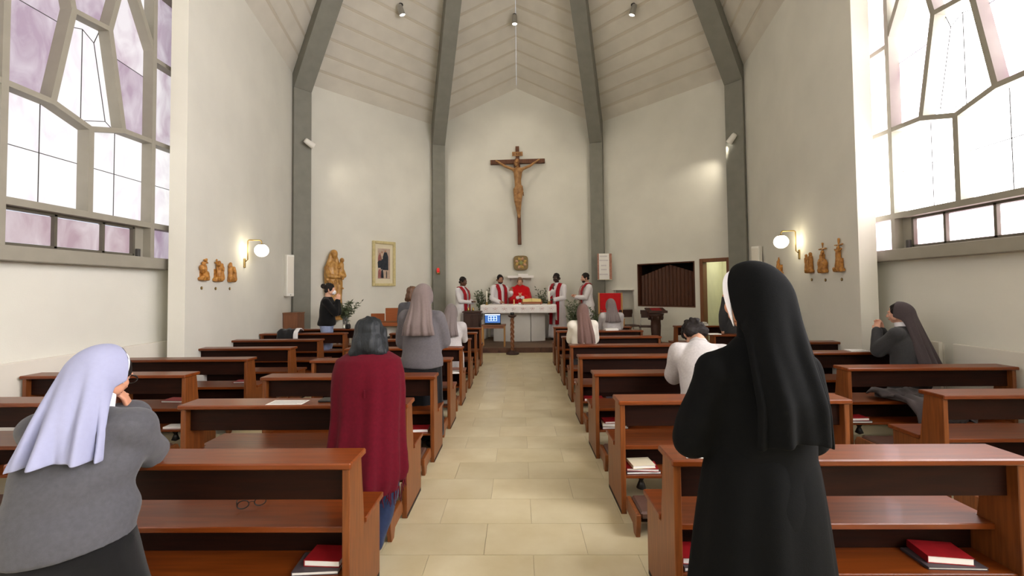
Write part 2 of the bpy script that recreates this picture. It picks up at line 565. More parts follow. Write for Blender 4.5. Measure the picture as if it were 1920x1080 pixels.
# ---- roof: boarded bays between the beams
def bay(a, b, name):
    a, b = V(a), V(b)
    n = (b - a).cross(HUB - a).normalized()
    if n.z < 0:
        n = -n
    root = struct(MB().prism([a + n * .008, b + n * .008, HUB + n * .008], n * .1).build(name, 'groove'))
    hgt = ((a + b) / 2 - HUB).length
    rows = int(hgt / 0.40)
    for i in range(rows):
        t0, t1 = i / rows + (0.0032 if i else -0.03), (i + 1) / rows - 0.0032
        q = [a + (HUB - a) * t0, b + (HUB - b) * t0, b + (HUB - b) * t1, a + (HUB - a) * t1]
        MB().prism(q, n * 0.026, bev=.009).build('plank', 'ceil', root)
    return root


for sg, nm in ((-1, 'left'), (1, 'right')):
    k0, k1, k2 = (sg * (P0[0] + .0), P0[1], EAVE), (sg * P1[0], P1[1], EAVE), (sg * P2[0], P2[1], EAVE)
    bay(k0, k1, 'ceiling_bay_' + nm)
    bay(k1, k2, 'ceiling_apse_' + nm)
    bay(k2, G, 'ceiling_back_' + nm)
    # nave slope behind the hub
    dx = (HUBZ - EAVE) / P0[0]
    struct(MB().prism([(sg * 5.1, -4.8, EAVE - dx * (5.1 - P0[0])), (sg * 5.1, 5.58, EAVE - dx * (5.1 - P0[0])), (0, 5.58, HUBZ), (0, -4.8, HUBZ)], (0, 0, 0.15)).build('ceiling_nave_' + nm, 'ceil'))

# ---- concrete columns and the beams that rise from them to the hub
for sg in (-1, 1):
    for (K, zb, w) in ((P1, 6.28, 0.40), (P2, 5.92, 0.37)):
        k = V((sg * K[0], K[1], 0))
        u = (V((0, 5.6, 0)) - k)
        L = u.length
        u = u / L
        v = V((-u.y, u.x, 0)) * (w / 2)
        foot = [k + u * -.12 - v, k + u * .35 - v, k + u * .35 + v, k + u * -.12 + v]
        struct(MB().prism(foot, (0, 0, zb), bev=.008).build('column', 'concrete'))
        cz = lambda s_: EAVE + (HUBZ - EAVE) * s_ / L + 0.12
        pts = [(-.12, zb + .002), (.35, zb + .002), (L - .25, 12.75), (L - .25, cz(L - .25)), (-.12, cz(-.12))]
        pts3 = [k + u * s_ - v + V((0, 0, z)) for s_, z in pts]
        struct(MB().prism(pts3, v * 2).build('beam', 'concrete'))
struct(MB().lathe([(0.34, 12.6), (0.34, 13.3)], (0, 5.6, 0), 12).build('beam_hub', 'concrete'))

# ---- windows: concrete lattice with marbled panes
UW = 0.80
NODE = dict(A0=(-.80, 2.42), A1=(0, 2.42), A2=(.80, 2.42), S0=(-1.24, 2.42), S1=(1.24, 2.42),
            B0=(-.80, 3.51), B1=(-.39, 3.505), B2=(0.0, 3.375), B3=(.39, 3.50), B4=(.80, 3.51), T0=(-1.24, 3.52), T1=(1.24, 3.52),
            D=(-.205, 4.575), E=(.20, 4.62), F=(.405, 5.55), Fm=(-.405, 5.55), TOP=(0, 5.78),
            H1=(.79, 4.72), H0=(-.79, 4.72), I0=(-.80, 4.60), I1=(.80, 4.60), U0=(-1.24, 4.60), U1=(1.24, 4.60),
            J0=(-.80, 5.58), J1=(.80, 5.58), W0=(-1.24, 5.58), W1=(1.24, 5.58),
            G0=(-.80, 2.00), G1=(.80, 2.00), Z0=(-.80, 6.30), Z1=(.80, 6.30), Zm=(-.405, 6.30), Zp=(.405, 6.30), ZT=(0, 6.3))
BARS = [('G0', 'Z0'), ('G1', 'Z1'), ('S0', 'S1'), ('A1', 'B2'), ('T0', 'B0'), ('B0', 'B1'), ('B1', 'B2'), ('B2', 'B3'), ('B3', 'B4'), ('B4', 'T1'),
        ('B1', 'D'), ('D', 'E'), ('B3', 'E'), ('E', 'F'), ('D', 'Fm'), ('H1', 'F'), ('H0', 'Fm'), ('I1', 'U1'), ('I0', 'U0'), ('J1', 'W1'), ('J0', 'W0'),
        ('F', 'TOP'), ('Fm', 'TOP'), ('TOP', 'ZT'), ('F', 'Zp'), ('Fm', 'Zm')]
# (nodes or points, tint)   w = white, l = lilac
PANES = [
    ([(-.8, 2.42), (-.4, 2.42), (-.4, 2.98), (-.8, 2.98)], 'w'), ([(-.4, 2.42), (0, 2.42), (0, 2.98), (-.4, 2.98)], 'w'),
    ([(-.8, 2.98), (-.4, 2.98), (-.4, 3.505), (-.8, 3.51)], 'w'), ([(-.4, 2.98), (0, 2.98), (0, 3.375), (-.4, 3.505)], 'w'),
    ([(0, 2.42), (.4, 2.42), (.4, 2.98), (0, 2.98)], 'w'), ([(.4, 2.42), (.8, 2.42), (.8, 2.98), (.4, 2.98)], 'w'),
    ([(0, 2.98), (.4, 2.98), (.4, 3.50), (0, 3.375)], 'w'), ([(.4, 2.98), (.8, 2.98), (.8, 3.51), (.4, 3.50)], 'w'),
    ([(.8, 2.42), (1.24, 2.42), (1.24, 2.98), (.8, 2.98)], 'w'), ([(.8, 2.98), (1.24, 2.98), (1.24, 3.52), (.8, 3.51)], 'w'),
    ([(-1.24, 2.42), (-.8, 2.42), (-.8, 2.98), (-1.24, 2.98)], 'w'), ([(-1.24, 2.98), (-.8, 2.98), (-.8, 3.51), (-1.24, 3.52)], 'w'),
    ([(.8, 3.51), (1.24, 3.52), (1.24, 4.6), (.8, 4.6)], 'p'), ([(-1.24, 3.52), (-.8, 3.51), (-.8, 4.6), (-1.24, 4.6)], 'l'),
    ([(.8, 4.6), (1.24, 4.6), (1.24, 5.58), (.8, 5.58)], 'l'), ([(-1.24, 4.6), (-.8, 4.6), (-.8, 5.58), (-1.24, 5.58)], 'l'),
    ([(.8, 5.58), (1.24, 5.58), (1.24, 6.3), (.8, 6.3)], 'l'), ([(-1.24, 5.58), (-.8, 5.58), (-.8, 6.3), (-1.24, 6.3)], 'l'),
    ([(-.30, 3.56), (0, 3.47), (0, 4.50), (-.17, 4.43)], 'w'), ([(0, 3.47), (.28, 3.57), (.13, 4.42), (0, 4.50)], 'w'),
    ([(-.39, 3.505), (0, 3.375), (0, 3.47), (-.30, 3.56)], 'w'), ([(0, 3.375), (.39, 3.50), (.28, 3.57), (0, 3.47)], 'w'),
    ([(-.39, 3.505), (-.30, 3.56), (-.17, 4.43), (-.205, 4.575)], 'w'), ([(.28, 3.57), (.39, 3.50), (.20, 4.62), (.13, 4.42)], 'w'),
    ([(-.17, 4.43), (0, 4.50), (.13, 4.42), (.20, 4.62), (-.205, 4.575)], 'w'),
    ([(.39, 3.5), (.8, 3.51), (.8, 4.35), (.235, 4.40)], 'l'), ([(.235, 4.40), (.8, 4.35), (.79, 4.72), (.405, 5.55), (.2, 4.62)], 'p'),
    ([(-.8, 3.51), (-.39, 3.505), (-.235, 4.42), (-.8, 4.42)], 'l'), ([(-.8, 4.42), (-.235, 4.42), (-.205, 4.575), (-.405, 5.55), (-.79, 4.72)], 'l'),
    ([(-.205, 4.575), (.20, 4.62), (.405, 5.55), (0, 5.78), (-.405, 5.55)], 'l'),
    ([(.8, 4.72), (.8, 6.3), (.405, 6.3), (.405, 5.55)], 'w'), ([(-.8, 4.72), (-.405, 5.55), (-.405, 6.3), (-.8, 6.3)], 'w'),
    ([(.405, 5.55), (.405, 6.3), (0, 6.3), (0, 5.78)], 'l'), ([(-.405, 5.55), (0, 5.78), (0, 6.3), (-.405, 6.3)], 'l'),
    ([(.8, 2.0), (1.24, 2.0), (1.24, 2.42), (.8, 2.42)], 'l'), ([(-1.24, 2.0), (-.8, 2.0), (-.8, 2.42), (-1.24, 2.42)], 'l'),
    ([(-.76, 2.05), (-.27, 2.05), (-.27, 2.35), (-.76, 2.35)], 'r'), ([(-.25, 2.05), (.24, 2.05), (.24, 2.35), (-.25, 2.35)], 'r'),
    ([(.26, 2.05), (.62, 2.05), (.62, 2.35), (.26, 2.35)], 'r')]
LEADS = [((-.8, 2.98), (0, 2.98)), ((-.4, 2.42), (-.4, 3.505)), ((0, 2.98), (.8, 2.98)), ((.4, 2.42), (.4, 3.5)), ((.8, 2.98), (1.24, 2.98)), ((-1.24, 2.98), (-.8, 2.98)),
         ((-.39, 3.505), (-.30, 3.56)), ((-.30, 3.56), (0, 3.47)), ((0, 3.375), (0, 4.50)), ((0, 3.47), (.28, 3.57)), ((.28, 3.57), (.39, 3.5)),
         ((-.30, 3.56), (-.17, 4.43)), ((.28, 3.57), (.13, 4.42)), ((-.205, 4.575), (-.17, 4.43)), ((-.17, 4.43), (0, 4.5)), ((0, 4.5), (.13, 4.42)), ((.13, 4.42), (.2, 4.62)),
         ((.235, 4.40), (.8, 4.35)), ((-.8, 4.42), (-.235, 4.42))]
TINT = {}
for side, gl in (('l', LEFT_GLOW), ('r', RIGHT_GLOW)):
    TINT['w' + side] = pane_mat('white_pane_' + side, srgb(230, 222, 230), srgb(255, 253, 252), gl * 1.2, 0.25, 0.55)
    TINT['l' + side] = pane_mat('lilac_pane_' + side, srgb(184, 158, 182), srgb(246, 238, 246), gl * 0.84, 0.36, 0.72)
    TINT['p' + side] = pane_mat('pale_pane_' + side, srgb(206, 184, 200), srgb(255, 250, 253), gl * 0.95, 0.3, 0.6)
    TINT['r' + side] = pane_mat('rose_pane_' + side, srgb(188, 156, 166), srgb(244, 232, 234), gl * 0.84, 0.36, 0.72)


def window(idx, sg, yc):
    root = struct(thing('window_%d' % idx, None, None))
    sd = 'l' if sg < 0 else 'r'
    XF, XG = sg * 4.70, sg * 4.835
    P = lambda x, u, z: V((x, yc + u, z))

    def bar(a, b, w, xa, xb, name, m, ext=0.02):
        d = V((0, b[0] - a[0], b[1] - a[1])).normalized()
        n = V((0, -d.z, d.y)) * (w / 2)
        pa, pb = P(xa, *a) - d * ext, P(xa, *b) + d * ext
        return MB().prism([pa - n, pb - n, pb + n, pa + n], (xb - xa, 0, 0)).build(name, m, root)
    k = 0
    for a, b in BARS:
        k += 1
        bar(NODE[a], NODE[b], 0.056 if a != 'S0' else 0.07, XF + sg * 0.0004 * k, XG + sg * .01, 'mullion', 'mull')
    # outer frame, sill
    for a, b, w in (((-1.245, 1.95), (-1.245, 6.32), .05), ((1.245, 1.95), (1.245, 6.32), .05), ((-1.24, 6.30), (1.24, 6.30), .05)):
        bar(a, b, w, XF + sg * .06, sg * 4.90, 'frame', 'mull')
    MB().bb(sg * 4.665, sg * 4.90, yc - 1.27, yc + 1.27, 1.865, 2.005, .006).build('sill', 'mull', root)
    # tilting sash of the bottom strip
    for a, b in (((-.77, 2.03), (.64, 2.03)), ((-.77, 2.37), (.64, 2.37)), ((-.77, 2.03), (-.77, 2.37)), ((.64, 2.03), (.64, 2.37)), ((-.26, 2.03), (-.26, 2.37)), ((.25, 2.03), (.25, 2.37))):
        bar(a, b, 0.028, XF + sg * .095, XG + sg * .012, 'sash', 'sash', 0.005)
    MB().bb(sg * 4.76, sg * 4.80, yc + .66, yc + .70, 2.0, 2.11, .004).build('latch', 'lead', root)
    MB().bb(sg * 4.80, sg * 4.835, yc + .65, yc + .78, 2.0, 2.42).build('frame', 'mull', root)
    for pts, t in PANES:
        MB().prism([P(XG, *p) for p in pts], (sg * .012, 0, 0)).build('pane', TINT[t + sd], root)
    mbl = MB()
    for a, b in LEADS:
        d = V((0, b[0] - a[0], b[1] - a[1])).normalized()
        n = V((0, -d.z, d.y)) * .0038
        mbl.prism([P(XG - sg * .004, *a) - n, P(XG - sg * .004, *b) - n, P(XG - sg * .004, *b) + n, P(XG - sg * .004, *a) + n], (sg * .008, 0, 0))
    tag(mbl.build('lead_lines', 'lead', root), kind='stuff')
    # reveal lining of the wall opening
    return root


window(1, -1, WIN_C[0])
window(2, 1, WIN_C[0])
# unseen bays behind the camera: windows with plain glowing panes, added for their light
rear_fill_pane = {q: pane_mat('rear_fill_pane_%d' % q, srgb(236, 226, 232), srgb(255, 252, 252), REAR_FILL_LEFT if q < 0 else REAR_FILL_RIGHT, 0.25, 0.55) for q in (-1, 1)}
for i, (sg, yc) in enumerate(((-1, WIN_C[1]), (1, WIN_C[1]), (-1, WIN_C[2]), (1, WIN_C[2]))):
    root = struct(thing('window_%d' % (i + 3), None, None))
    MB().bb(sg * 4.835, sg * 4.85, yc - 1.25, yc + 1.25, 1.9, 6.33).build('pane', rear_fill_pane[sg], root)
    MB().bb(sg * 4.665, sg * 4.90, yc - 1.27, yc + 1.27, 1.865, 2.005).build('sill', 'mull', root)
    for u in (-.8, 0, .8):
        MB().bb(sg * 4.70, sg * 4.835, yc + u - .03, yc + u + .03, 2.0, 6.32).build('mullion', 'mull', root)
    for z in (2.42, 3.5, 4.6, 5.58):
        MB().bb(sg * 4.705, sg * 4.835, yc - 1.25, yc + 1.25, z - .03, z + .03).build('mullion', 'mull', root)

# ================================================================== PEWS
CAPZ, SEATZ, PW = 0.775, 0.43, 1.57
hw = PW / 2


def pew_meshes(w):
    h = w / 2
    me = {}
    prof = [(0, 0), (0, .745), (.145, .745), (.19, .40), (.42, .40), (.42, .02), (.40, 0)]
    me['end_panel'] = MB().prism([(-.0175, y, z) for y, z in prof], (.035, 0, 0), bev=.003).mesh('end_panel', 'woodz')
    me['top_rail'] = MB().bb(-h - .012, h + .012, -.02, .178, .745, CAPZ, bev=.006).mesh('top_rail', 'woodx')
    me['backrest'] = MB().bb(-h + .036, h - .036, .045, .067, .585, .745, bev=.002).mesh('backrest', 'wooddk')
    e = h + .008
    seat = [(-e, .46), (-e, .192), (-h + .0355, .192), (-h + .0355, .10), (h - .0355, .10), (h - .0355, .192), (e, .192), (e, .46)]
    me['seat'] = MB().prism([(x, y, .401) for x, y in seat], (0, 0, .029), bev=.004).mesh('seat', 'woodx')
    me['shelf'] = MB().bb(-h + .036, h - .036, .015, .215, .235, .253, bev=.002).mesh('shelf', 'woodx')
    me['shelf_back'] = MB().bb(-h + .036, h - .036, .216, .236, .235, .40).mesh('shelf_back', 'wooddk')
    me['bracket'] = MB().lathe([(.004, .12), (.035, .135), (.022, .17), (.014, .19), (.03, .215), (.036, .2345)], n=12).mesh('bracket', 'black')
    me['floor_glide'] = MB().bb(-.019, .019, .004, .41, 0.0, .022).mesh('floor_glide', 'foot')
    side = [(-.295, .0), (-.295, .125), (-.285, .145), (-.06, .145), (-.045, .12), (-.03, .06), (-.03, .0)]
    side = [(-.275, 0), (-.30, .10), (-.30, .148), (-.05, .148), (-.022, .10), (-.022, .055), (-.20, .05), (-.225, 0)]
    me['kneeler_side'] = MB().prism([(-.014, y, z) for y, z in side], (.028, 0, 0), bev=.003).mesh('kneeler_side', 'woodz')
    me['kneeler_pad'] = MB().bb(-h + .052, h - .052, -.292, -.06, .118, .162, bev=.012).mesh('kneeler_pad', 'leather')
    me['kneeler_rail'] = MB().bb(-h + .05, h - .05, -.20, -.17, .055, .118).mesh('kneeler_rail', 'wooddk')
    return me


PEW_ME = pew_meshes(PW)
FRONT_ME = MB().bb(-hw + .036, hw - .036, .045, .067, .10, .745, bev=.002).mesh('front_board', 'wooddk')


def make_pew(x, y, label, kneeler=True, front=False, dz=0.0, group=None):
    t = thing('pew', label, 'pew', (x, y, 0), 0, group)
    m_ = PEW_ME
    for sx in (-1, 1):
        inst('end_panel', m_['end_panel'], t, (sx * (hw - .0175), 0, 0.0))
        inst('floor_glide', m_['floor_glide'], t, (sx * (hw - .0175), 0, 0))
    inst('top_rail', m_['top_rail'], t)
    inst('seat', m_['seat'], t)
    if front:
        inst('front_board', FRONT_ME, t)
    else:
        inst('backrest', m_['backrest'], t)
        inst('shelf', m_['shelf'], t)
        inst('shelf_back', m_['shelf_back'], t)
        for sx in (-1, 1):
            inst('bracket', m_['bracket'], t, (sx * .62, .10, 0))
    if kneeler:
        k = inst('kneeler', m_['kneeler_pad'], t)
        for sx in (-1, 1):
            inst('kneeler_side', m_['kneeler_side'], k, (sx * (hw - .036), 0, 0))
        inst('kneeler_rail', m_['kneeler_rail'], k)
    return t


ORD = ['nearest', 'second', 'third', 'fourth', 'fifth', 'sixth', 'seventh', 'eighth']
RI = [1.97, 2.99, 3.95, 4.94, 5.90, 6.92, 7.92]
LI = [1.95, 2.94, 3.88, 4.80, 5.76, 6.74, 7.75]
XRI, XLI = 1.478, -1.56
for i, y in enumerate(RI):
    make_pew(XRI + (.015 if i > 3 else 0), y, 'wooden pew right of the aisle, %s inner row%s' % (ORD[i], (', white leaflet on its rail', ', picture booklet on its seat', '', '', '', '', ', white paper on its rail')[i]))
for i, y in enumerate(LI):
    make_pew(XLI, y, 'wooden pew left of the aisle, %s inner row%s' % (ORD[i], (', spectacles on its seat', ', white sheet on its rail', '', '', '', '', '')[i]))
make_pew(XRI + .02, 8.72, 'front pew with a closed board, right of the aisle facing the altar', kneeler=True, front=True)
make_pew(XLI, 8.70, 'front pew with a closed board, left of the aisle facing the altar', kneeler=True, front=True)
LO = [(-3.93, 3.03), (-3.95, 4.02), (-3.95, 4.94), (-3.95, 5.88), (-4.0, 6.84), (-4.02, 7.88), (-4.0, 8.72)]
RO = [(3.78, 3.09), (3.90, 4.12), (3.86, 5.10), (3.92, 6.05), (3.98, 7.08), (3.98, 8.74)]
for i, (x, y) in enumerate(LO):
    make_pew(x, y, 'wooden pew along the far left wall, %s row%s' % (ORD[i] if i < 6 else 'frontmost', (' behind the white veil', ', red book on its shelf', '', '', '', ', black coat on its rail', '')[i]))
for i, (x, y) in enumerate(RO):
    make_pew(x, y, 'wooden pew along the far right wall, %s row%s' % (ORD[i] if i < 5 else 'frontmost', (' with padded kneeler showing', ', grey coat on its seat', ', magazines on its rail', '', '', ' holding stacked missals')[i]))


# ================================================================== SMALL THINGS ON THE PEWS
def book(x, y, z, w, d, h, rz, cover, label, cat='book', nm='book', pages='paper', grp=None):
    t = thing(nm, label, cat, (x, y, z), rz, grp)
    MB().bb(-w / 2 + .003, w / 2 - .003, -d / 2 + .003, d / 2 - .003, .003, h - .003).build('pages', pages, t)
    mb = MB().bb(-w / 2, w / 2, -d / 2, d / 2, 0, .003).bb(-w / 2, w / 2, -d / 2, d / 2, h - .003, h).bb(-w / 2, -w / 2 + .003, -d / 2, d / 2, .003, h - .003)
    mb.build('cover', cover, t)
    return t


def sheet(x, y, z, w, d, rz, label, lines=10, nm='leaflet', thick=.0016, cols=1):
    t = thing(nm, label, 'paper', (x, y, z), rz)
    MB().bb(-w / 2, w / 2, -d / 2, d / 2, 0, thick).build('page', 'paper', t)
    mb = MB()
    rr = random.Random(int(x * 100) + lines)
    cw = w / cols
    for c in range(cols):
        for i in range(lines):
            yy = d / 2 - .02 - i * (d - .03) / lines
            mb.bb(-w / 2 + c * cw + .012, -w / 2 + c * cw + cw - .012 - rr.random() * .04 * (i % 4 == 3), yy - .0022, yy, thick, thick + .0003)
    if lines:
        mb.build('print', 'ink', t)
    return t


SH = .2535   # top of the pew shelf
# nearest row left: two books on the shelf beside the end panel, spectacles on the seat
book(-.95, 2.05, SH, .21, .15, .018, R(4), 'greybook', 'dark book with pale pages lying under a red book on the nearest left shelf')
book(-.925, 2.065, SH + .0185, .17, .12, .03, R(-3), 'redbook', 'red missal lying on a dark book on the nearest left shelf')
gl = thing('spectacles', 'thin black spectacles lying open on the seat of the nearest left pew', 'glasses', (-1.40, 2.235, SEATZ + .0045), R(28))
gl.scale = (1.2, 1.2, 1.2)
for sx in (-1, 1):
    c = [V((sx * .032 + .022 * math.cos(a), -.01, .02 + .017 * math.sin(a))) for a in np.linspace(0, 2 * PI, 17)]
    MB().tube(c, .0024, 6).build('rim', 'black', gl)
    MB().tube([(sx * .054, -.01, .025), (sx * .058, .02, .024), (sx * .060, .10, .012), (sx * .058, .125, .0)], .0024, 6).build('temple', 'black', gl)
MB().tube([(-.012, -.01, .024), (0, -.012, .028), (.012, -.01, .024)], .0016, 6).build('bridge', 'black', gl)
# second row left
sheet(-1.62, 2.985, CAPZ + .001, .25, .12, R(0), 'white printed sheet lying on the rail beside the burgundy shawl', 9)
fo = thing('folder', 'black folder lying on the rail beside the burgundy shawl', 'folder', (-1.30, 3.02, CAPZ + .001), 0)
MB().bb(-.11, .11, -.035, .06, 0, .012, .002).build('cover', 'black', fo)
MB().bb(.03, .107, -.045, -.036, 0.001, .009).build('pages', 'paper', fo)
book(-1.49, 3.04, SH, .16, .12, .022, R(5), 'redbook', 'red book on the shelf of the second left pew')
book(-.93, 3.99, SH, .17, .13, .03, R(3), 'redbook', 'red book with pale page edges on the shelf of the third left pew')
book(-.99, 5.02, SEATZ + .001, .15, .12, .022, R(0), 'redbook', 'red book on a left pew seat beside the grey cardigan')
sheet(-.93, 4.98, SH, .20, .14, R(0), 'white booklet on the shelf of the fourth left pew', 3, thick=.015)
sheet(-.90, 5.83, CAPZ - .775 + SEATZ + .001, .17, .17, R(10), 'white folded paper on the fifth left pew seat', 3, thick=.012)
book(-1.02, 6.84, SH, .18, .13, .03, 0, 'greybook', 'dark book on the shelf of the sixth left pew')
# left wall pews
book(-3.55, 4.40, SEATZ + .001, .22, .14, .022, R(-4), 'redbook', 'red book on the far left pew seat, beside the white veil')
sheet(-3.33, 4.12, SH, .17, .10, R(2), 'pale booklet on the shelf of a far left pew near its end panel', 3, thick=.016)
book(-3.45, 5.30, SEATZ + .001, .16, .12, .02, R(6), 'redbook', 'red book on the seat of the fourth far left pew')
sheet(-3.30, 6.02, SH, .17, .10, R(2), 'white booklet on the shelf of a far left pew by the gap', 3, thick=.02)
# coat over the far left pew
ct = thing('coat', 'black coat with pale lining thrown over a far left pew', 'coat', (-4.32, 7.90, CAPZ), 0)


def drape(pts_path, w, amp, thick, m, name, parent, seed=0, nx=26):
    """cloth lying along a path (y,z), wrinkled, with thickness"""
    rs = np.random.RandomState(seed)
    ph = rs.uniform(0, 6.28, 6)
    P = np.array(pts_path, float)
    top, bot = [], []
    ny = len(P)
    for i in range(ny):
        rowt, rowb = [], []
        for k in range(nx):
            u = k / (nx - 1)
            x = (u - .5) * w * (1 + .12 * math.sin(3 * i / ny + ph[0]))
            wv = amp * (math.sin(9 * u + ph[1] + i * .5) + .7 * math.sin(17 * u + ph[2] - i * .9) + .5 * math.sin(4 * u + i * 1.3 + ph[3]))
            e = .35 if (u < .02 or u > .98) else 1
            y, z = P[i]
            rowt.append((x, y + (wv * .4), z + thick * e + abs(wv)))
            rowb.append((x, y + (wv * .4), z + max(0.0, abs(wv) - thick * .6)))
        top.append(rowt); bot.append(rowb)
    ring = [t + b[::-1] for t, b in zip(top, bot)]
    return MB().rings(ring, True).build(name, m, parent)


MT['blackcloth'] = mat('black_cloth', srgb(30, 30, 32), 0.9, 0.2, var=0.2, scale=30, sheen=0.2)
MT['whitecloth'] = mat('white_cloth', srgb(222, 220, 222), 0.9, 0.2, var=0.05, scale=20, sheen=0.1)
MT['greycoat'] = mat('grey_coat', srgb(66, 58, 58), 0.85, 0.25, var=0.15, scale=25, sheen=0.2)
drape([(-.055, -.17), (-.05, -.08), (-.045, .0), (-.02, .012), (.06, .012), (.16, .012), (.21, .0), (.225, -.1)], .34, .014, .05, 'blackcloth', 'body', ct, 3)
lin = drape([(-.075, -.10), (-.07, -.02), (-.05, .03), (.02, .075), (.10, .07), (.17, .03)], .08, .006, .014, 'whitecloth', 'lining', ct, 5, 10)
lin.location.x = .20
# grey coat on the far right pew seat, one side hanging down
gc = thing('coat', 'crumpled dark grey coat hanging over a pew seat on the right', 'coat', (3.93, 4.36, SEATZ), R(0))
drape([(-.345, -.17), (-.34, -.08), (-.325, -.03), (-.29, .004), (-.20, .008), (-.10, .01), (0, .008), (.06, .005)], .60, .026, .03, 'greycoat', 'body', gc, 8, 34)
sl = drape([(-.16, .05), (-.10, .075), (-.04, .07), (.02, .05), (.06, .03)], .40, .016, .022, 'greycoat', 'sleeve', gc, 12, 18)
sl.location.x = -.22
# right of the aisle
sheet(1.02 - .16, 2.045, CAPZ + .001, .20, .15, R(-3), 'white printed leaflet on the nearest right rail beside the black habit', 12, cols=2)
bk = thing('booklet', 'small booklet with a portrait on its cover, on the second right pew seat', 'booklet', (1.32, 3.31, SEATZ + .001), R(-3))
MB().bb(-.07, .07, -.09, .09, 0, .011).build('pages', 'paper', bk)
MB().bb(-.07, .07, -.09, .09, .011, .0125).build('cover', 'mount', bk)
MB().ell((.012, .012, .0128), (.022, .028, .0006), n=14, m=4).build('cover_picture', 'darkwood', bk)
MB().ell((.018, -.035, .0128), (.034, .03, .0006), n=14, m=4).build('cover_picture', 'greybook', bk)
MB().ell((.010, .006, .0132), (.012, .016, .0006), n=12, m=4).build('cover_picture', 'corpus', bk)
book(.845, 2.075, SH, .20, .15, .02, R(0), 'greybook', 'dark book under a red missal on the nearest right shelf by the aisle')
book(.84, 2.08, SH + .0205, .18, .13, .03, R(-4), 'redbook', 'red missal on the nearest right shelf beside the black habit')
book(1.99, 2.085, SH, .26, .15, .012, R(-2), 'greybook', 'thin grey book under a red missal at the far end of the nearest right shelf')
book(1.985, 2.095, SH + .0125, .19, .13, .034, R(-8), 'redbook', 'red missal on a thin grey book at the far end of the nearest right shelf')
for i, (w, h, cv) in enumerate(((.24, .018, 'greybook'), (.22, .02, 'redbook'), (.16, .022, 'mount'))):
    book(.86, 3.10, SH + (0, .0185, .039)[i], w, .14, h, R((2, -4, 5)[i]), cv, ('grey book at the bottom of the stack on the second right shelf', 'red book in the middle of the stack on the second right shelf', 'cream booklet on top of the stack on the second right shelf')[i], grp=None)
for i, (w, h, cv) in enumerate(((.24, .02, 'greybook'), (.22, .03, 'mount'), (.20, .02, 'redbook'))):
    book(.88, 4.06, SH + (0, .0205, .051)[i], w, .13, h, R((2, -4, 5)[i]), cv, ('grey book at the bottom of the stack on the third right shelf', 'cream book in the middle of the stack on the third right shelf', 'red book on top of the stack on the third right shelf')[i])
book(.86, 5.05, SH, .22, .13, .03, 0, 'redbook', 'red book on the shelf of the fourth right pew')
book(1.12, 5.05, SH, .20, .13, .02, 0, 'greybook', 'dark book on the shelf of the fourth right pew')
book(.845, 6.0, SH, .18, .13, .03, 0, 'redbook', 'red book on the shelf of the fifth right pew')
sheet(1.72, 8.0, CAPZ + .001, .23, .16, 0, 'white paper on the rail of the seventh right pew', 0, thick=.03)
# right wall pews
book(3.24, 4.20, SH, .20, .14, .018, 0, 'greybook', 'pale edged grey book under a red book on the far right shelf')
book(3.23, 4.20, SH + .0185, .18, .12, .026, R(3), 'redbook', 'red book lying on a grey book on the far right shelf')
for i in range(3):
    book(3.32 + .01 * i, 3.19, SH + .0125 * i, .20, .14, .012, R(4 - 5 * i), 'mount', ('lowest', 'middle', 'topmost')[i] + ' of three cream booklets on the far right shelf')
sheet(4.03, 5.185, CAPZ + .001, .20, .13, R(-5), 'open magazine on the far right rail before the kneeling nun', 5, thick=.012)
sheet(4.16, 5.17, CAPZ + .001, .10, .10, R(12), 'small white leaflet on the far right rail before the kneeling nun', 3)
rx, ry = 3.60, 8.80
book(rx + .06, ry - 0.0, CAPZ + .001, .36, .14, .05, 0, 'greybook', 'thick dark missal on the frontmost right rail')
book(rx - .09, ry, CAPZ + .052, .18, .14, .03, R(5), 'redbook', 'red book lying on the thick missal on the frontmost right rail')
sheet(rx + .14, ry, CAPZ + .052, .14, .13, 0, 'white booklet lying on the thick missal on the frontmost right rail', 3, thick=.022)
sheet(3.22, 7.14, CAPZ + .001, .20, .13, 0, 'white paper on a far right rail behind the bent head', 0, thick=.014)

# ================================================================== ALONG THE WALLS
for sg, nm, spans in ((-1, 'left', ((1.2, 5.93),)), (1, 'right', ((1.2, 4.80), (4.95, 5.93)))):
    for i, (a, b) in enumerate(spans):
        t = thing('radiator_cover', 'long cream radiator cover on the %s wall%s' % (nm, '' if sg < 0 else (' running towards the camera', ' nearest the corner, short')[i]), 'radiator', (sg * 4.80, (a + b) / 2, 0))
        h = (b - a) / 2
        MB().bb(-.022, .022, -h, h, 0.05, .905, .006).build('panel', 'rad', t)
        MB().bb(-.0395 if sg < 0 else .022, .0395 if sg > 0 else -.022, -h, h, 0.05, .893).build('backing', 'rad', t)
        MB().bb(-.026, .026, h - .16 if sg < 0 else (h - .16 if i else -h + .05), h - .08 if sg < 0 else (h - .08 if i else -h + .13), .83, .855).build('vent', 'lead', t)
        MB().bb(-.018, .018, -h + .01, h - .01, 0, .05).build('plinth', 'lead', t)

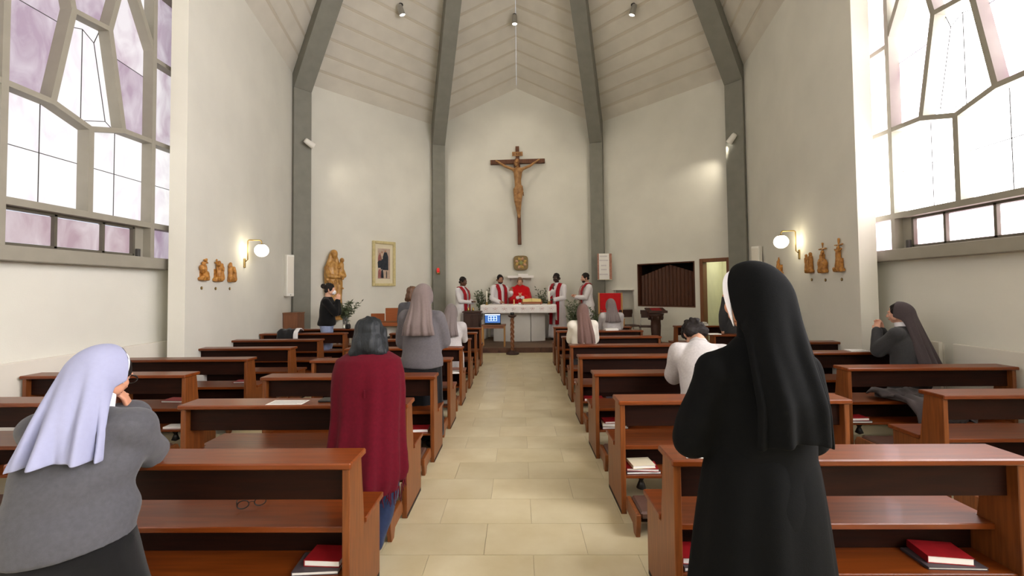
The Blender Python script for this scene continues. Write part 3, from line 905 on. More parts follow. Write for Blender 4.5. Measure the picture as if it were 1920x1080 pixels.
# wall lamps: brass gooseneck with an opal globe
for sg, base, lab in ((-1, V((-4.715, 7.25, 2.05)), 'brass wall lamp with glowing white globe on the left wall'), (1, V((4.705, 7.18, 2.09)), 'brass wall lamp with glowing white globe on the right wall')):
    d = V((sg * (P1[0] - P0[0]), P1[1] - P0[1], 0)).normalized()
    inn = V((-sg * d.y, sg * d.x, 0))            # into the room
    t = thing('wall_lamp', lab, 'lamp', base)
    rot = M((( inn.x, d.x, 0), (inn.y, d.y, 0), (0, 0, 1))).to_3x3()
    MB().box(inn * .012, (.024, .05, .16), rot, .006).build('wall_plate', 'brass', t)
    pts = [inn * .03 + V((0, 0, .03)), inn * .06 + V((0, 0, .06))]
    for k in range(7):
        a = k / 6 * PI / 2
        pts.append(inn * (.06 + .03 * (1 - math.cos(a))) + V((0, 0, .37 + .03 * math.sin(a))))
    for k in range(7):
        a = k / 6 * PI / 2
        pts.append(inn * (.24 + .04 * math.sin(a)) + V((0, 0, .36 + .04 * math.cos(a))))
    gz = .22
    pts.append(inn * .28 + V((0, 0, gz + .10)))
    MB().tube(pts, .010, 8).build('arm', 'brass', t)
    MB().lathe([(.05, .098), (.05, .112), (.012, .125)], inn * .28 + V((0, 0, gz - .005)), 14).build('collar', 'brass', t)
    MB().ell(inn * .28 + V((0, 0, gz)), .112, n=20, m=12).build('globe', 'globe', t)
    ld = bpy.data.lights.new('globe_light', 'POINT'); ld.energy = GLOBE_W; ld.color = (1, .86, .58); ld.shadow_soft_size = .10
    lo = bpy.data.objects.new('globe_light', ld); COL.objects.link(lo); lo.parent = t
    lo.location = inn * .18 + V((0, 0, gz))

# loudspeakers on the first columns
for sg, (x, y, z0, z1), lab in ((-1, (-5.015, 9.25, 1.45, 2.36), 'tall white loudspeaker on the left concrete column'), (1, (4.915, 8.85, 1.9, 2.39), 'white loudspeaker on the right concrete column')):
    t = thing('loudspeaker', lab, 'loudspeaker', (x, y, z0), sg * R(-62))
    MB().bb(-.085, .085, -.06, .06, 0, z1 - z0, .012).build('cabinet', 'whitep', t)
    MB().bb(-.07, .07, -.064, -.058, .07, z1 - z0 - .04, .002).build('grille', 'rad', t)
    MB().lathe([(.012, -.004), (.012, .004)], n=10).xform(M.Translation((0, -.064, .035)) @ M.Rotation(PI / 2, 4, 'X')).build('badge', 'steel', t)
    MB().bb(-.03, .03, .06, .16, .2, .3).build('bracket', 'black', t)

# ---- spotlights
def spot(loc, aim, lab, watts, size=1.0, wall=False):
    t = thing('spotlight', lab, 'lamp', loc)
    d = (V(aim) - V(loc)).normalized()
    q = d.to_track_quat('Z', 'Y').to_matrix().to_4x4()
    s = size
    MB().lathe([(.055 * s, -.13 * s), (.065 * s, -.10 * s), (.075 * s, .09 * s), (.078 * s, .10 * s), (.066 * s, .10 * s), (.06 * s, .085 * s)], n=16, cap=True).xform(q).build('housing', 'whitep' if wall else 'steel', t)
    MB().lathe([(.062 * s, .086 * s), (.062 * s, .10 * s), (.03 * s, .108 * s)], n=16).xform(q).build('bulb', 'bulb', t)
    MB().tube([(0, 0, 0), V((0, 0, .14 * s)) if not wall else -d * .03 + V((0, .16, 0))], .016, 8).build('bracket', 'black', t)
    MB().lathe([(.05 * s, .13 * s), (.05 * s, .16 * s)], n=14).build('mounting', 'black', t) if not wall else None
    ld = bpy.data.lights.new('spot_light', 'SPOT'); ld.energy = watts; ld.color = (1, .90, .74); ld.spot_size = R(95 if not wall else 80); ld.spot_blend = .8; ld.shadow_soft_size = .08
    lo = bpy.data.objects.new('spot_light', ld); COL.objects.link(lo); lo.parent = t
    lo.matrix_local = M.Translation(d * .14 * s) @ d.to_track_quat('-Z', 'Y').to_matrix().to_4x4()
    return t
spot((-2.73, 9.93, 8.22), (-.6, 11.6, 1.2), 'ceiling spotlight on the left roof slope', SPOT_W)
spot((2.79, 9.98, 8.14), (.8, 11.6, 1.2), 'ceiling spotlight on the right roof slope', SPOT_W)
spot((-.03, 11.2, 8.75), (0, 12.0, 1.2), 'ceiling spotlight on the middle of the roof above the crucifix', SPOT_W)
spot((-4.80, 9.72, 4.98), (-2.5, 12.6, 3.2), 'white spotlight on the left concrete column', WALLSPOT_W * .4, .95, True)
spot((4.90, 9.72, 4.94), (4.0, 11.4, 3.2), 'white spotlight on the right concrete column', WALLSPOT_W, .95, True)

# ================================================================== SANCTUARY
# crucifix
cx = thing('crucifix', 'large wooden crucifix with carved figure on the back wall', 'crucifix', (.05, 12.915, 2.915))
cx.rotation_euler = (0, -.015, 0)
MB().bb(-.055, .055, -.05, .07, 0, 3.0, .006).build('upright', 'crosswood', cx)
MB().bb(-.83, .83, -.045, .055, 2.47, 2.60, .006).build('crossbar', 'crosswood', cx)
pq = MB().bb(-.16, .16, -.075, -.05, 2.69, 2.82, .004).build('title_plaque', 'corpus', cx)
mbx = MB()
for k, ch in enumerate(((0,), (1, 1), (2,), (3,))):
    x = -.105 + k * .07
    mbx.bb(x - .006, x + .006, -.078, -.074, 2.72, 2.79)
    if k == 1:
        mbx.bb(x + .022, x + .032, -.078, -.074, 2.72, 2.79); mbx.box((x + .013, -.076, 2.755), (.009, .003, .076), M.Rotation(R(-22), 3, 'Y'))
    if k == 2:
        mbx.bb(x + .006, x + .03, -.078, -.074, 2.782, 2.79); mbx.bb(x + .006, x + .03, -.078, -.074, 2.752, 2.76); mbx.bb(x + .022, x + .03, -.078, -.074, 2.752, 2.79)
        mbx.box((x + .018, -.076, 2.736), (.009, .003, .042), M.Rotation(R(-35), 3, 'Y'))
mbx.build('title_letters', 'crosswood', pq)
f = MB()
yb = -.16
f.limb((0, yb, 1.72), (-.01, yb - .02, 1.95), .105, .10); f.limb((-.01, yb - .02, 1.95), (0, yb - .03, 2.17), .105, .135)
f.ell((0, yb - .03, 2.22), (.165, .095, .10)); f.ell((0, yb, 1.66), (.125, .09, .11))
f.limb((0, yb - .03, 2.27), (-.015, yb - .07, 2.38), .05, .045)
hr = M.Rotation(R(20), 3, 'Y') @ M.Rotation(R(22), 3, 'X')
f.ell((-.03, yb - .12, 2.44), (.075, .09, .105), hr); f.ell((-.045, yb - .145, 2.36), (.042, .05, .055), hr)
f.limb((-.045, yb - .215, 2.43), (-.055, yb - .23, 2.40), .012, .016)
for s_ in (-1, 1):
    f.limb((s_ * .15, yb - .02, 2.26), (s_ * .37, yb + .03, 2.36), .05, .04)
    f.limb((s_ * .37, yb + .03, 2.36), (s_ * .60, yb + .09, 2.53), .042, .027)
    f.ell((s_ * .63, yb + .10, 2.555), (.03, .015, .045), M.Rotation(s_ * R(50), 3, 'Y'))
    for q in range(4):
        f.limb((s_ * (.645 + .004 * q), yb + .10, 2.575 - .014 * q), (s_ * (.69 - .006 * q), yb + .085, 2.605 - .026 * q), .010, .007, 6)
    kx = s_ * .055 - .02
    f.limb((s_ * .07, yb, 1.64), (kx, yb - .09, 1.27), .085, .058); f.limb((kx, yb - .09, 1.27), (s_ * .018, yb + .02, .90), .056, .034)
    f.limb((s_ * .018, yb + .03, .90), (s_ * .012, yb - .03, .80), .036, .028)
    f.ell((kx, yb - .115, 1.27), .04)
skin(f, .013, 4).build('corpus', 'corpus', cx)
lc = MB().lathe([(.135, 1.50), (.142, 1.56), (.14, 1.66), (.125, 1.74)], (0, yb, 0), 20)
lc.v = [(x, (y - yb) * .82 + yb - .01, z + .02 * math.sin(9 * x)) for x, y, z in lc.v]
lc.limb((.10, yb - .02, 1.70), (.15, yb - .03, 1.46), .035, .02)
skin(lc, .012, 3, folds(.006, (10, 10, 40), seed=4)).build('loincloth', 'corpus', cx)
hb = MB().ell((-.028, yb - .105, 2.465), (.084, .092, .09), hr); hb.limb((-.09, yb - .10, 2.43), (-.10, yb - .07, 2.30), .03, .018); hb.limb((.035, yb - .10, 2.43), (.06, yb - .06, 2.31), .03, .018)
skin(hb, .012, 2, folds(.004, (60, 60, 20), seed=2)).build('hair', 'crosswood', cx)

# square bronze tabernacle with enamel petals
tb = thing('tabernacle', 'rounded square bronze tabernacle with gold and pink petals on the back wall', 'tabernacle', (.078, 12.99, 2.352), 0)
prof = []
for k in range(24):
    a = 2 * PI * (k + .5) / 24
    c, s_ = math.cos(a), math.sin(a)
    e = .45
    prof.append((.222 * abs(c) ** e * (1 if c > 0 else -1), -.14, .222 * abs(s_) ** e * (1 if s_ > 0 else -1)))
MB().prism(prof, (0, .14, 0), bev=.01).build('casing', 'bronze', tb)
for k in range(8):
    a = 2 * PI * k / 8 + PI / 8
    rot = M.Rotation(-a, 3, 'Y')
    MB().ell(V((.135 * math.cos(a), -.145, .135 * math.sin(a))), (.046, .02, .034), rot, 12, 6).build('petal', 'enpink' if k % 2 else 'engold', tb)
MB().ell((0, -.15, 0), (.062, .03, .062), n=16, m=7).build('centre_boss', 'engreen', tb)
for k in range(4):
    a = PI / 2 * k
    MB().box((.10 * math.cos(a), -.143, .10 * math.sin(a)), (.10, .02, .028), M.Rotation(-a, 3, 'Y'), .004).build('cross_arm', 'engold', tb)

sh = thing('wall_shelf', 'narrow white shelf with a cloth on the back wall', 'shelf', (.065, 12.995, 1.925))
MB().bb(-.40, .40, -.26, 0, 0, .035, .004).build('board', 'whitep', sh)
MB().bb(-.39, .39, -.268, -.005, .0352, .041).build('runner', 'cloth', sh)
MB().bb(-.39, .39, -.275, -.268, -.03, .041).build('runner_hem', 'cloth', sh)
for s_ in (-1, 1):
    MB().prism([(s_ * .3, 0, 0), (s_ * .3, -.2, 0), (s_ * .3, 0, -.12)], (s_ * .02, 0, 0)).build('bracket', 'whitep', sh)
bx = thing('altar_candle_box', 'low white linen stack standing on the white wall shelf', 'linen', (.14, 12.86, 1.967))
MB().bb(-.15, .15, -.07, .07, 0, .05, .008).build('folded_linen', 'cloth', bx)

# altar
al = thing('altar', 'white marble altar with a curved pedestal', 'altar', (-.01, 11.9, .12))
for nm, x0, x1 in (('pedestal_block', -.70, .33), ('pedestal_block', .345, .74)):
    pts = []
    for k in range(13):
        x = x0 + (x1 - x0) * k / 12
        pts.append((x, .18 - .30 * math.sqrt(max(0, 1 - (x / .80) ** 2)), 0))
    pts += [(x1, .42, 0), (x0, .42, 0)]
    MB().prism(pts, (0, 0, .93), bev=.004).build(nm, 'marble', al)
MB().bb(-1.0, 1.0, -.44, .46, .93, 1.01, .008).build('table_slab', 'marble', al)
lin = thing('altar_cloth', 'white altar cloth with faint red embroidery hanging over the table', 'tablecloth', (-.01, 11.9, 1.131))
mb = MB().bb(-1.012, 1.012, -.455, .47, 0, .006)
# front fall with gentle waves, side falls longer
for (pa, pb, h, n, out) in (((-1.012, -.455), (1.012, -.455), .215, 60, (0, -1)), ((-1.012, .47), (-1.012, -.455), .42, 24, (-1, 0)), ((1.012, -.455), (1.012, .47), .42, 24, (1, 0))):
    rs = []
    for j in range(7):
        t = j / 6
        o_, i_ = [], []
        for k in range(n + 1):
            u = k / n
            x, y = pa[0] + (pb[0] - pa[0]) * u, pa[1] + (pb[1] - pa[1]) * u
            w = .006 + t * (.012 + .010 * math.sin(u * n * .9) + .006 * math.sin(u * n * 2.1 + 1))
            o_.append((x + out[0] * w, y + out[1] * w, .006 - h * t)); i_.append((x + out[0] * (w - .004), y + out[1] * (w - .004), .004 - h * t))
        rs.append(o_ + i_[::-1])
    mb.rings(rs, True)
mb.build('linen', 'cloth', lin)
for k in range(8):
    x = -.87 + k * .25
    m2 = MB()
    for dx, dz, sz in ((0, 0, .018), (-.045, .012, .012), (.045, .012, .012), (-.03, -.03, .010), (.03, -.03, .010), (0, .035, .010)):
        m2.lathe([(sz, 0), (sz * .8, .003)], n=8).xform(M.Identity(4)) if False else m2.ell((x + dx, -.486, -.095 + dz), (sz, .006, sz * .7), n=8, m=4)
    m2.build('embroidery', 'redprint', lin)


def candle(x, y, z, r, h, lab, stand=True, m='bone', cat='candle'):
    t = thing('candle', lab, cat, (x, y, z))
    b = .0
    if stand:
        MB().lathe([(r * 2.0, 0), (r * 2.1, .008), (r * .9, .03), (r * .8, .05), (r * 1.5, .07), (r * 1.5, .078)], n=16).build('candlestick', 'brass', t)
        b = .078
    MB().lathe([(r, b), (r, b + h), (r * .7, b + h + .006)], n=14).build('wax', m, t)
    MB().tube([(0, 0, b + h), (.002, 0, b + h + .02)], .002, 5).build('wick', 'black', t)
    return t


AZ = 1.138
candle(-.875, 11.72, AZ, .022, .29, 'tall white candle on the left end of the altar')
candle(.835, 11.72, AZ, .032, .28, 'thick white candle on the right end of the altar')
candle(-.125, 11.56, AZ, .014, .14, 'small yellow candle on the front of the altar', False, 'yellow')
cp = thing('chalice_cup', 'small white cup on the altar beside the book stand', 'cup', (.03, 11.60, AZ))
MB().lathe([(.028, 0), (.034, .004), (.04, .05), (.042, .055), (.036, .055), (.03, .01)], n=16).build('bowl', 'whitep', cp)
MB().lathe([(.030, .012), (.034, .05)], n=12).build('purificator', 'cloth', cp)
st = thing('book_stand', 'brown slanted wooden book stand on the altar', 'stand', (.36, 11.70, AZ))
rt = M.Rotation(R(-16), 3, 'X')
MB().box((0, 0, .085), (.56, .30, .018), M.Rotation(R(16), 3, 'X'), .003).build('rest', 'organ', st)
MB().bb(-.28, .28, -.16, -.14, 0.02, .075, .003).build('ledge', 'organ', st)
MB().prism([(-.25, -.13, 0), (-.25, .14, 0), (-.25, .14, .11), (-.25, -.13, .035)], (.02, 0, 0)).build('side_support', 'organ', st)
MB().prism([(.23, -.13, 0), (.23, .14, 0), (.23, .14, .11), (.23, -.13, .035)], (.02, 0, 0)).build('side_support', 'organ', st)
ms = thing('missal', 'open missal with yellowish pages lying on the altar book stand', 'book', (.36, 11.70, AZ))
for s_ in (-1, 1):
    MB().box((s_ * .125, 0.0, .112), (.245, .27, .02), M.Rotation(R(16), 3, 'X') @ M.Rotation(s_ * R(5), 3, 'Y'), .003).build('page_block', 'yellow', ms)
MB().box((0, 0, .0985), (.50, .28, .005), M.Rotation(R(16), 3, 'X')).build('cover', 'redbook', ms)

# candle pillar before the altar
cs = thing('candle_pillar', 'twisted dark wood candle pillar standing before the altar step', 'candlestick', (-.16, 10.30, 0))
MB().lathe([(.155, 0), (.16, .02), (.13, .045), (.075, .06), (.06, .09)], n=20).build('base', 'darkwood', cs)
rs = []
for k in range(60):
    z = .08 + .80 * k / 59
    tw = k * .75
    rs.append([V(((.038 + .014 * math.cos(3 * a + tw)) * math.cos(a), (.038 + .014 * math.cos(3 * a + tw)) * math.sin(a), z)) for a in np.linspace(0, 2 * PI, 18, endpoint=False)])
MB().rings(rs).build('twisted_shaft', 'doorw', cs)
MB().lathe([(.04, .87), (.09, .90), (.11, .925), (.10, .935), (.04, .935)], n=18).build('drip_dish', 'darkwood', cs)
MB().lathe([(.035, .935), (.045, .96), (.045, 1.0), (.03, 1.0)], n=14).build('candle_cup', 'black', cs)

# laptop on its small table
tbz = .67 - .12
tt = thing('side_table', 'small wooden table carrying the laptop left of the candle pillar', 'table', (-.64, 10.86, .12))
MB().bb(-.31, .31, -.17, .17, tbz - .03, tbz, .004).build('table_top', 'boxwood', tt)
for sx in (-1, 1):
    for sy in (-1, 1):
        MB().bb(sx * .275 - .018, sx * .275 + .018, sy * .14 - .018, sy * .14 + .018, 0, tbz - .03, .003).build('leg', 'lightwood', tt)
for sy in (-1, 1):
    MB().bb(-.257, .257, sy * .14 - .01, sy * .14 + .01, tbz - .09, tbz - .03).build('apron', 'boxwood', tt)
lp = thing('laptop', 'open laptop showing a blue video call on the small table', 'laptop', (-.66, 10.84, .672))
MB().bb(-.205, .205, -.08, .14, 0, .018, .004).build('keyboard_base', 'black', lp)
rt = M.Rotation(R(-9), 4, 'X')
scm = M.Translation((0, -.08, .018)) @ M.Rotation(R(8), 4, 'X')
# the lid stands at the front, its screen towards the pews
sc_ = MB().bb(-.205, .205, 0, .012, 0, .265, .004).xform(scm).build('lid', 'black', lp)
MB().bb(-.19, .19, -.001, .0, .03, .25).xform(scm).build('screen', 'scr', sc_)
m2 = MB().bb(-.19, .19, -.002, -.001, .225, .25)
m2.bb(-.11, .11, -.002, -.001, .075, .205)
m2.xform(scm).build('screen_window', 'scrw', sc_)
m2 = MB()
for i in range(3):
    for j in range(2):
        m2.bb(-.10 + i * .07, -.045 + i * .07, -.0028, -.002, .085 + j * .06, .135 + j * .06)
m2.xform(scm).build('call_tiles', 'scr', sc_)

# dark carved credence behind the small table, with two cruets
cr = thing('credence_chest', 'dark carved wooden chest left of the altar', 'cabinet', (-1.22, 11.25, .12))
MB().bb(-.22, .22, -.17, .17, 0, .84, .006).build('body', 'darkwood', cr)
MB().bb(-.25, .25, -.20, .20, .84, .875, .006).build('top', 'darkwood', cr)
for s_ in (-1, 1):
    MB().bb(s_ * .105 - .085, s_ * .105 + .085, -.182, -.171, .08, .78, .006).build('door', 'darkwood', cr)
MB().bb(-.24, .24, -.19, .19, 0, .05, .004).build('plinth', 'darkwood', cr)
for i, x in enumerate((-.10, .02)):
    t = thing('cruet', 'small gilt cruet on the dark chest, ' + ('left', 'right')[i] + ' of the pair', 'cruet', (-1.22 + x, 11.2, .996))
    MB().lathe([(.022, 0), (.03, .01), (.034, .04), (.014, .08), (.018, .10), (.012, .10)], n=14).build('body', 'brass', t)
    MB().tube([(.012, 0, .09), (.045, 0, .075), (.03, 0, .03)], .004, 6).build('handle', 'brass', t)

# banner on the right apse column
bn = thing('banner', 'white paper banner with reddish side borders on the right apse column', 'banner', (2.52, 12.49, 1.82), R(2))
MB().bb(-.21, .21, -.012, .0, 0, .755, .003).build('board', 'paper', bn)
for s_, w in ((-1, .045), (1, .075)):
    MB().bb(min(s_ * .21, s_ * (.21 - w)), max(s_ * .21, s_ * (.21 - w)), -.0135, -.012, .0, .755).build('border', 'terracotta', bn)
rr = random.Random(4)
for i, (wd_, z) in enumerate(((.22, .66), (.24, .54), (.14, .39), (.14, .27), (.24, .13))):
    m2 = MB()
    x = -.03 - wd_ / 2
    while x < -.03 + wd_ / 2:
        w = rr.uniform(.014, .03)
        m2.bb(x, x + w, -.0130, -.012, z, z + .034)
        x += w + .008
    m2.build('text_line', 'fade', bn)
MB().bb(-.215, .215, -.016, .004, -.012, .0).build('bottom_batten', 'mount', bn)

# red celebrant chair
ch = thing('celebrant_chair', 'high backed oak chair with bright red upholstery right of the altar', 'chair', (2.44, 11.36, .12), R(-8))
for s_ in (-1, 1):
    MB().bb(s_ * .30 - .022, s_ * .30 + .022, .16, .21, 0, 1.32, .004).build('back_post', 'lightwood', ch)
    MB().bb(s_ * .30 - .022, s_ * .30 + .022, -.28, -.235, 0, .62, .004).build('front_leg', 'lightwood', ch)
    MB().bb(s_ * .30 - .028, s_ * .30 + .028, -.30, .17, .62, .65, .006).build('armrest', 'lightwood', ch)
MB().bb(-.276, .276, .165, .205, .52, 1.31, .012).build('back_cushion', 'redcloth', ch)
MB().bb(-.276, .276, -.27, .16, .38, .46, .014).build('seat_cushion', 'redcloth', ch)
MB().bb(-.276, .276, -.27, .19, .33, .378, .004).build('seat_frame', 'lightwood', ch)

# two plain chairs by the niche
def plain_chair(x, y, rz, lab):
    t = thing('metal_chair', lab, 'chair', (x, y, .12), rz)
    for sx in (-1, 1):
        MB().tube([(sx * .2, .2, 0), (sx * .19, .18, .45), (sx * .19, .24, .86)], .011, 8).build('back_leg', 'steel', t)
        MB().tube([(sx * .2, -.2, 0), (sx * .19, -.19, .44)], .011, 8).build('front_leg', 'steel', t)
    MB().bb(-.21, .21, -.21, .20, .44, .47, .008).build('seat', 'darkwood', t)
    MB().bb(-.2, .2, .215, .24, .66, .86, .006).build('backrest', 'darkwood', t)
    MB().tube([(-.2, -.2, .22), (.2, -.2, .22)], .008, 6).build('stretcher', 'steel', t)


plain_chair(2.93, 11.30, R(15), 'metal framed chair with dark seat beside the red chair')
plain_chair(3.30, 11.0, R(-20), 'metal framed chair with dark seat beside the dark ambo')
# ambo
am = thing('ambo', 'dark carved wooden ambo before the folding screen', 'lectern', (3.40, 10.68, .12))
MB().lathe([(.20, 0), (.20, .05), (.13, .10), (.11, .2), (.13, .5), (.12, .62), (.19, .74), (.21, .80)], n=8).build('pedestal', 'darkwood', am)
MB().box((0, -.02, .88), (.46, .36, .04), M.Rotation(R(14), 3, 'X'), .006).build('reading_desk', 'darkwood', am)
MB().bb(-.23, .23, -.205, -.18, .82, .88, .004).build('ledge', 'darkwood', am)
MB().box((0, -.02, .905), (.24, .20, .012), M.Rotation(R(14), 3, 'X'), .002).build('desk_runner', 'redbook', am)
for k in range(8):
    a = 2 * PI * k / 8
    MB().ell((.165 * math.cos(a), .165 * math.sin(a), .70), (.03, .03, .06), n=8, m=6).build('carved_leaf', 'darkwood', am)

# folding screen in the hatch
fs = thing('folding_screen', 'brown folding wooden screen with peaked top in the wall hatch', 'screen', RWM @ V((1.985, .10, 1.09)))
RW3 = M(((RWU.x, RWN.x, 0), (RWU.y, RWN.y, 0), (0, 0, 1))).to_4x4()
N = 30
for k in range(N):
    u0 = -.78 + 1.56 * k / N
    u1 = -.78 + 1.56 * (k + 1) / N
    hz = lambda u: 1.085 - .25 * abs(u + .10) / .75
    y0, y1 = ((-.02, .02) if k % 2 else (.02, -.02))
    MB().prism([(u0 + .001, y0, 0), (u1 - .001, y1, 0), (u1 - .001, y1, hz(u1)), (u0 + .001, y0, hz(u0))], (0, .012, 0)).xform(RW3).build('slat', 'screenw', fs)
hf = thing('trim_1', None, None); struct(hf)
for a in ((1.17, 1.20, -.012, .2, 1.05, 2.23), (2.77, 2.80, -.012, .2, 1.05, 2.23), (1.20, 2.77, -.012, .2, 1.05, 1.08), (1.20, 2.77, -.012, .2, 2.20, 2.23)):
    MB().bb(*a, bev=.003).xform(RWM).build('frame', 'screenw', hf)
# niche shelf
ns = thing('niche_shelf', 'white shelf board in the wall niche by the red chair', 'shelf', RWM @ V((3.255, 0.0, 1.50)))
MB().bb(-.34, .34, -.10, .19, 0, .03, .004).xform(RW3).build('board', 'whitep', ns)
MB().bb(-.32, -.28, .02, .18, -.14, 0).xform(RW3).build('bracket', 'whitep', ns)
MB().bb(.28, .32, .02, .18, -.14, 0).xform(RW3).build('bracket', 'whitep', ns)

# sanctuary lamp
sl_ = thing('sanctuary_lamp', 'small red glass sanctuary lamp on the left apse column', 'lamp', (-2.36, 12.60, 2.0), R(-10))
MB().bb(-.02, .02, -.02, .06, .02, .12, .004).build('wall_bracket', 'brass', sl_)
MB().lathe([(.02, .03), (.045, .06), (.05, .075), (.03, .075)], (0, -.05, 0), 14).build('holder', 'brass', sl_)
MB().lathe([(.035, .075), (.045, .12), (.04, .20), (.03, .205)], (0, -.05, 0), 14).build('glass', 'redlamp', sl_)
MB().lathe([(.018, .205), (.01, .23)], (0, -.05, 0), 10).build('flame_cap', 'brass', sl_)

# left side: cabinet, electric organ, vase
cb = thing('small_cabinet', 'small brown cabinet against the left concrete column', 'cabinet', (-4.92, 9.28, 0))
MB().bb(-.16, .16, -.15, .15, .02, 1.08, .008).build('body', 'boxwood', cb)
MB().bb(-.135, .135, -.158, -.150, .08, 1.03, .004).build('door', 'boxwood', cb)
MB().ell((.11, -.165, .6), .012, n=10, m=6).build('knob', 'brass', cb)
MB().bb(-.17, .17, -.16, .16, 1.08, 1.10, .004).build('top', 'boxwood', cb)
og = thing('organ_console', 'orange brown organ console with two upright panels left of the altar', 'organ', (-2.98, 9.70, 0))
MB().bb(-.42, .42, -.2, .22, .76, .84, .006).build('desk', 'organ', og)
MB().bb(-.40, -.09, .02, .05, .84, 1.035, .005).build('left_panel', 'organ', og)
MB().bb(-.05, .36, -.03, .01, .84, 1.16, .005).build('music_panel', 'organ', og)
MB().bb(-.38, .38, -.17, -.03, .841, .87, .004).build('keyboard_lid', 'doorw', og)
for x in (-.36, .30):
    MB().bb(x, x + .05, -.15, .18, 0.03, .76, .004).build('leg', 'steel', og)
MB().bb(-.31, .30, .10, .13, .20, .758, .003).build('modesty_panel', 'whitep', og)
MB().bb(-.38, .37, -.18, .20, 0, .03, .004).build('base_rail', 'steel', og)
ot = thing('music_stool', 'grey stool standing before the organ console', 'stool', (-2.72, 9.35, 0))
MB().bb(-.14, .14, -.14, .14, .50, .56, .012).build('seat', 'black', ot)
MB().lathe([(.16, 0), (.16, .02), (.03, .04), (.03, .50)], n=14).build('pedestal', 'steel', ot)


# ---- olive branches
def branches(t, base, n, spread, hgt, seed, lean=(0, 0)):
    rr = random.Random(seed)
    stems, leaves = MB(), MB()
    for i in range(n):
        a = rr.uniform(0, 2 * PI)
        sp = spread * (.25 + .75 * rr.random() ** .6)
        h = hgt * rr.uniform(.55, 1.0)
        tip = V((sp * math.cos(a) + lean[0], sp * .7 * math.sin(a) + lean[1], h))
        p = [V(base) + V((tip.x * q ** 1.6, tip.y * q ** 1.6, tip.z * q * (1.12 - .12 * q))) for q in np.linspace(0, 1, 7)]
        stems.tube(p, [.006 - .0007 * k for k in range(7)], 5)
        for k in range(34):
            q = .22 + .78 * k / 33
            j = min(int(q * 6), 5)
            c = p[j].lerp(p[j + 1], q * 6 - j)
            d = V((rr.uniform(-1, 1), rr.uniform(-1, 1), rr.uniform(-.3, .9))).normalized()
            s_ = d.orthogonal().normalized() * rr.uniform(.012, .018)
            L = rr.uniform(.06, .11)
            nn = d.cross(s_).normalized() * .0015
            v = [c, c + d * L * .45 + s_ + nn, c + d * L, c + d * L * .45 - s_ + nn]
            leaves.raw(v, [(0, 1, 2, 3)])
    stems.build('stems', 'stem', t)
    o = leaves.build('leaves', 'leaf', t)
    o['kind'] = 'stuff'


def vase(nm, lab, loc, prof, m, n, spread, hgt, seed, lean=(0, 0)):
    t = thing(nm, lab, 'plant', loc)
    MB().lathe(prof, n=18).build('vase', m, t)
    branches(t, (0, 0, prof[-1][1] * .55), n, spread, hgt, seed, lean)
    return t


vase('olive_vase', 'tall glass vase of green branches beside the golden statue', (-3.86, 9.45, .62), [(.05, 0), (.055, .01), (.05, .2), (.06, .39), (.052, .39), (.045, .2), (.045, .02)][:6] + [(.05, .385)], 'glass', 17, .36, .50, 3, (.06, 0))
stp = thing('plant_stool', 'plain wooden stool under the glass vase of branches', 'stool', (-3.86, 9.45, 0))
MB().bb(-.16, .16, -.16, .16, .58, .615, .006).build('seat', 'boxwood', stp)
for sx in (-1, 1):
    for sy in (-1, 1):
        MB().bb(sx * .12 - .016, sx * .12 + .016, sy * .12 - .016, sy * .12 + .016, 0, .58).build('leg', 'boxwood', stp)
bl = thing('bag', 'small black bag on the frontmost far left rail beside the jeans', 'bag', (-3.53, 8.78, CAPZ))
MB().bb(-.045, .045, -.04, .05, 0, .10, .016).build('body', 'black', bl)
MB().tube([(-.03, 0, .095), (-.02, 0, .14), (.02, 0, .14), (.03, 0, .095)], .005, 6).build('strap', 'black', bl)
pp = [(.09, 0), (.11, .02), (.13, .25), (.12, .34), (.10, .36)]
vase('olive_vase', 'vase of olive branches standing behind the altar on the left', (-1.02, 12.55, .12), [(.10, 0), (.12, .03), (.11, .45), (.08, .66), (.09, .78)], 'marble', 20, .34, 1.02, 5)
vase('olive_vase', 'vase of olive branches standing behind the altar on the right', (.80, 12.60, .12), [(.10, 0), (.12, .03), (.11, .45), (.08, .66), (.09, .78)], 'marble', 20, .30, 1.08, 6)
vase('olive_pot', 'low pot of olive sprigs right of the altar behind the pink veil', (1.42, 11.02, .12), pp, 'terracotta', 18, .30, .95, 8)
vase('olive_pot', 'low pot of olive sprigs before the red chair', (2.02, 10.95, .12), pp, 'terracotta', 18, .30, .75, 9)

# ---- framed picture on the left apse wall
LW0 = V((-P1[0], P1[1], 0))
LWU = (V((-P2[0], P2[1], 0)) - LW0).normalized()
LWN = V((LWU.y, -LWU.x, 0))                # into the room
LW3 = M(((LWU.x, -LWN.x, 0), (LWU.y, -LWN.y, 0), (0, 0, 1))).to_4x4()     # local: x along wall, -y into room
fr = thing('picture_frame', 'cream gilt framed picture of dark robed figures on the left apse wall', 'picture', (-3.71, 11.665, 1.68))
fr.matrix_world = M.Translation((-3.71, 11.665, 1.68)) @ LW3
fw, fh = .345, 1.23
for a in ((-fw, -fw + .075, 0, fh), (fw - .075, fw, 0, fh), (-fw + .075, fw - .075, 0, .075), (-fw + .075, fw - .075, fh - .075, fh)):
    MB().bb(a[0], a[1], -.075, 0, a[2], a[3], .012).build('frame_bar', 'framegold', fr)
MB().bb(-fw + .07, fw - .07, -.03, 0, .07, fh - .07).build('mount', 'mount', fr)
MT['pground'] = mat('painted_ground', srgb(196, 178, 160), 0.8, 0.2, var=0.0, col2=srgb(172, 146, 132), scale=5)
pc = MB().bb(-.185, .185, -.034, -.03, .20, fh - .20).build('painting', 'pground', fr)
MT['pdark'] = mat('painted_dark_robe', srgb(52, 56, 62), 0.8, 0.2, var=0.2, scale=12)
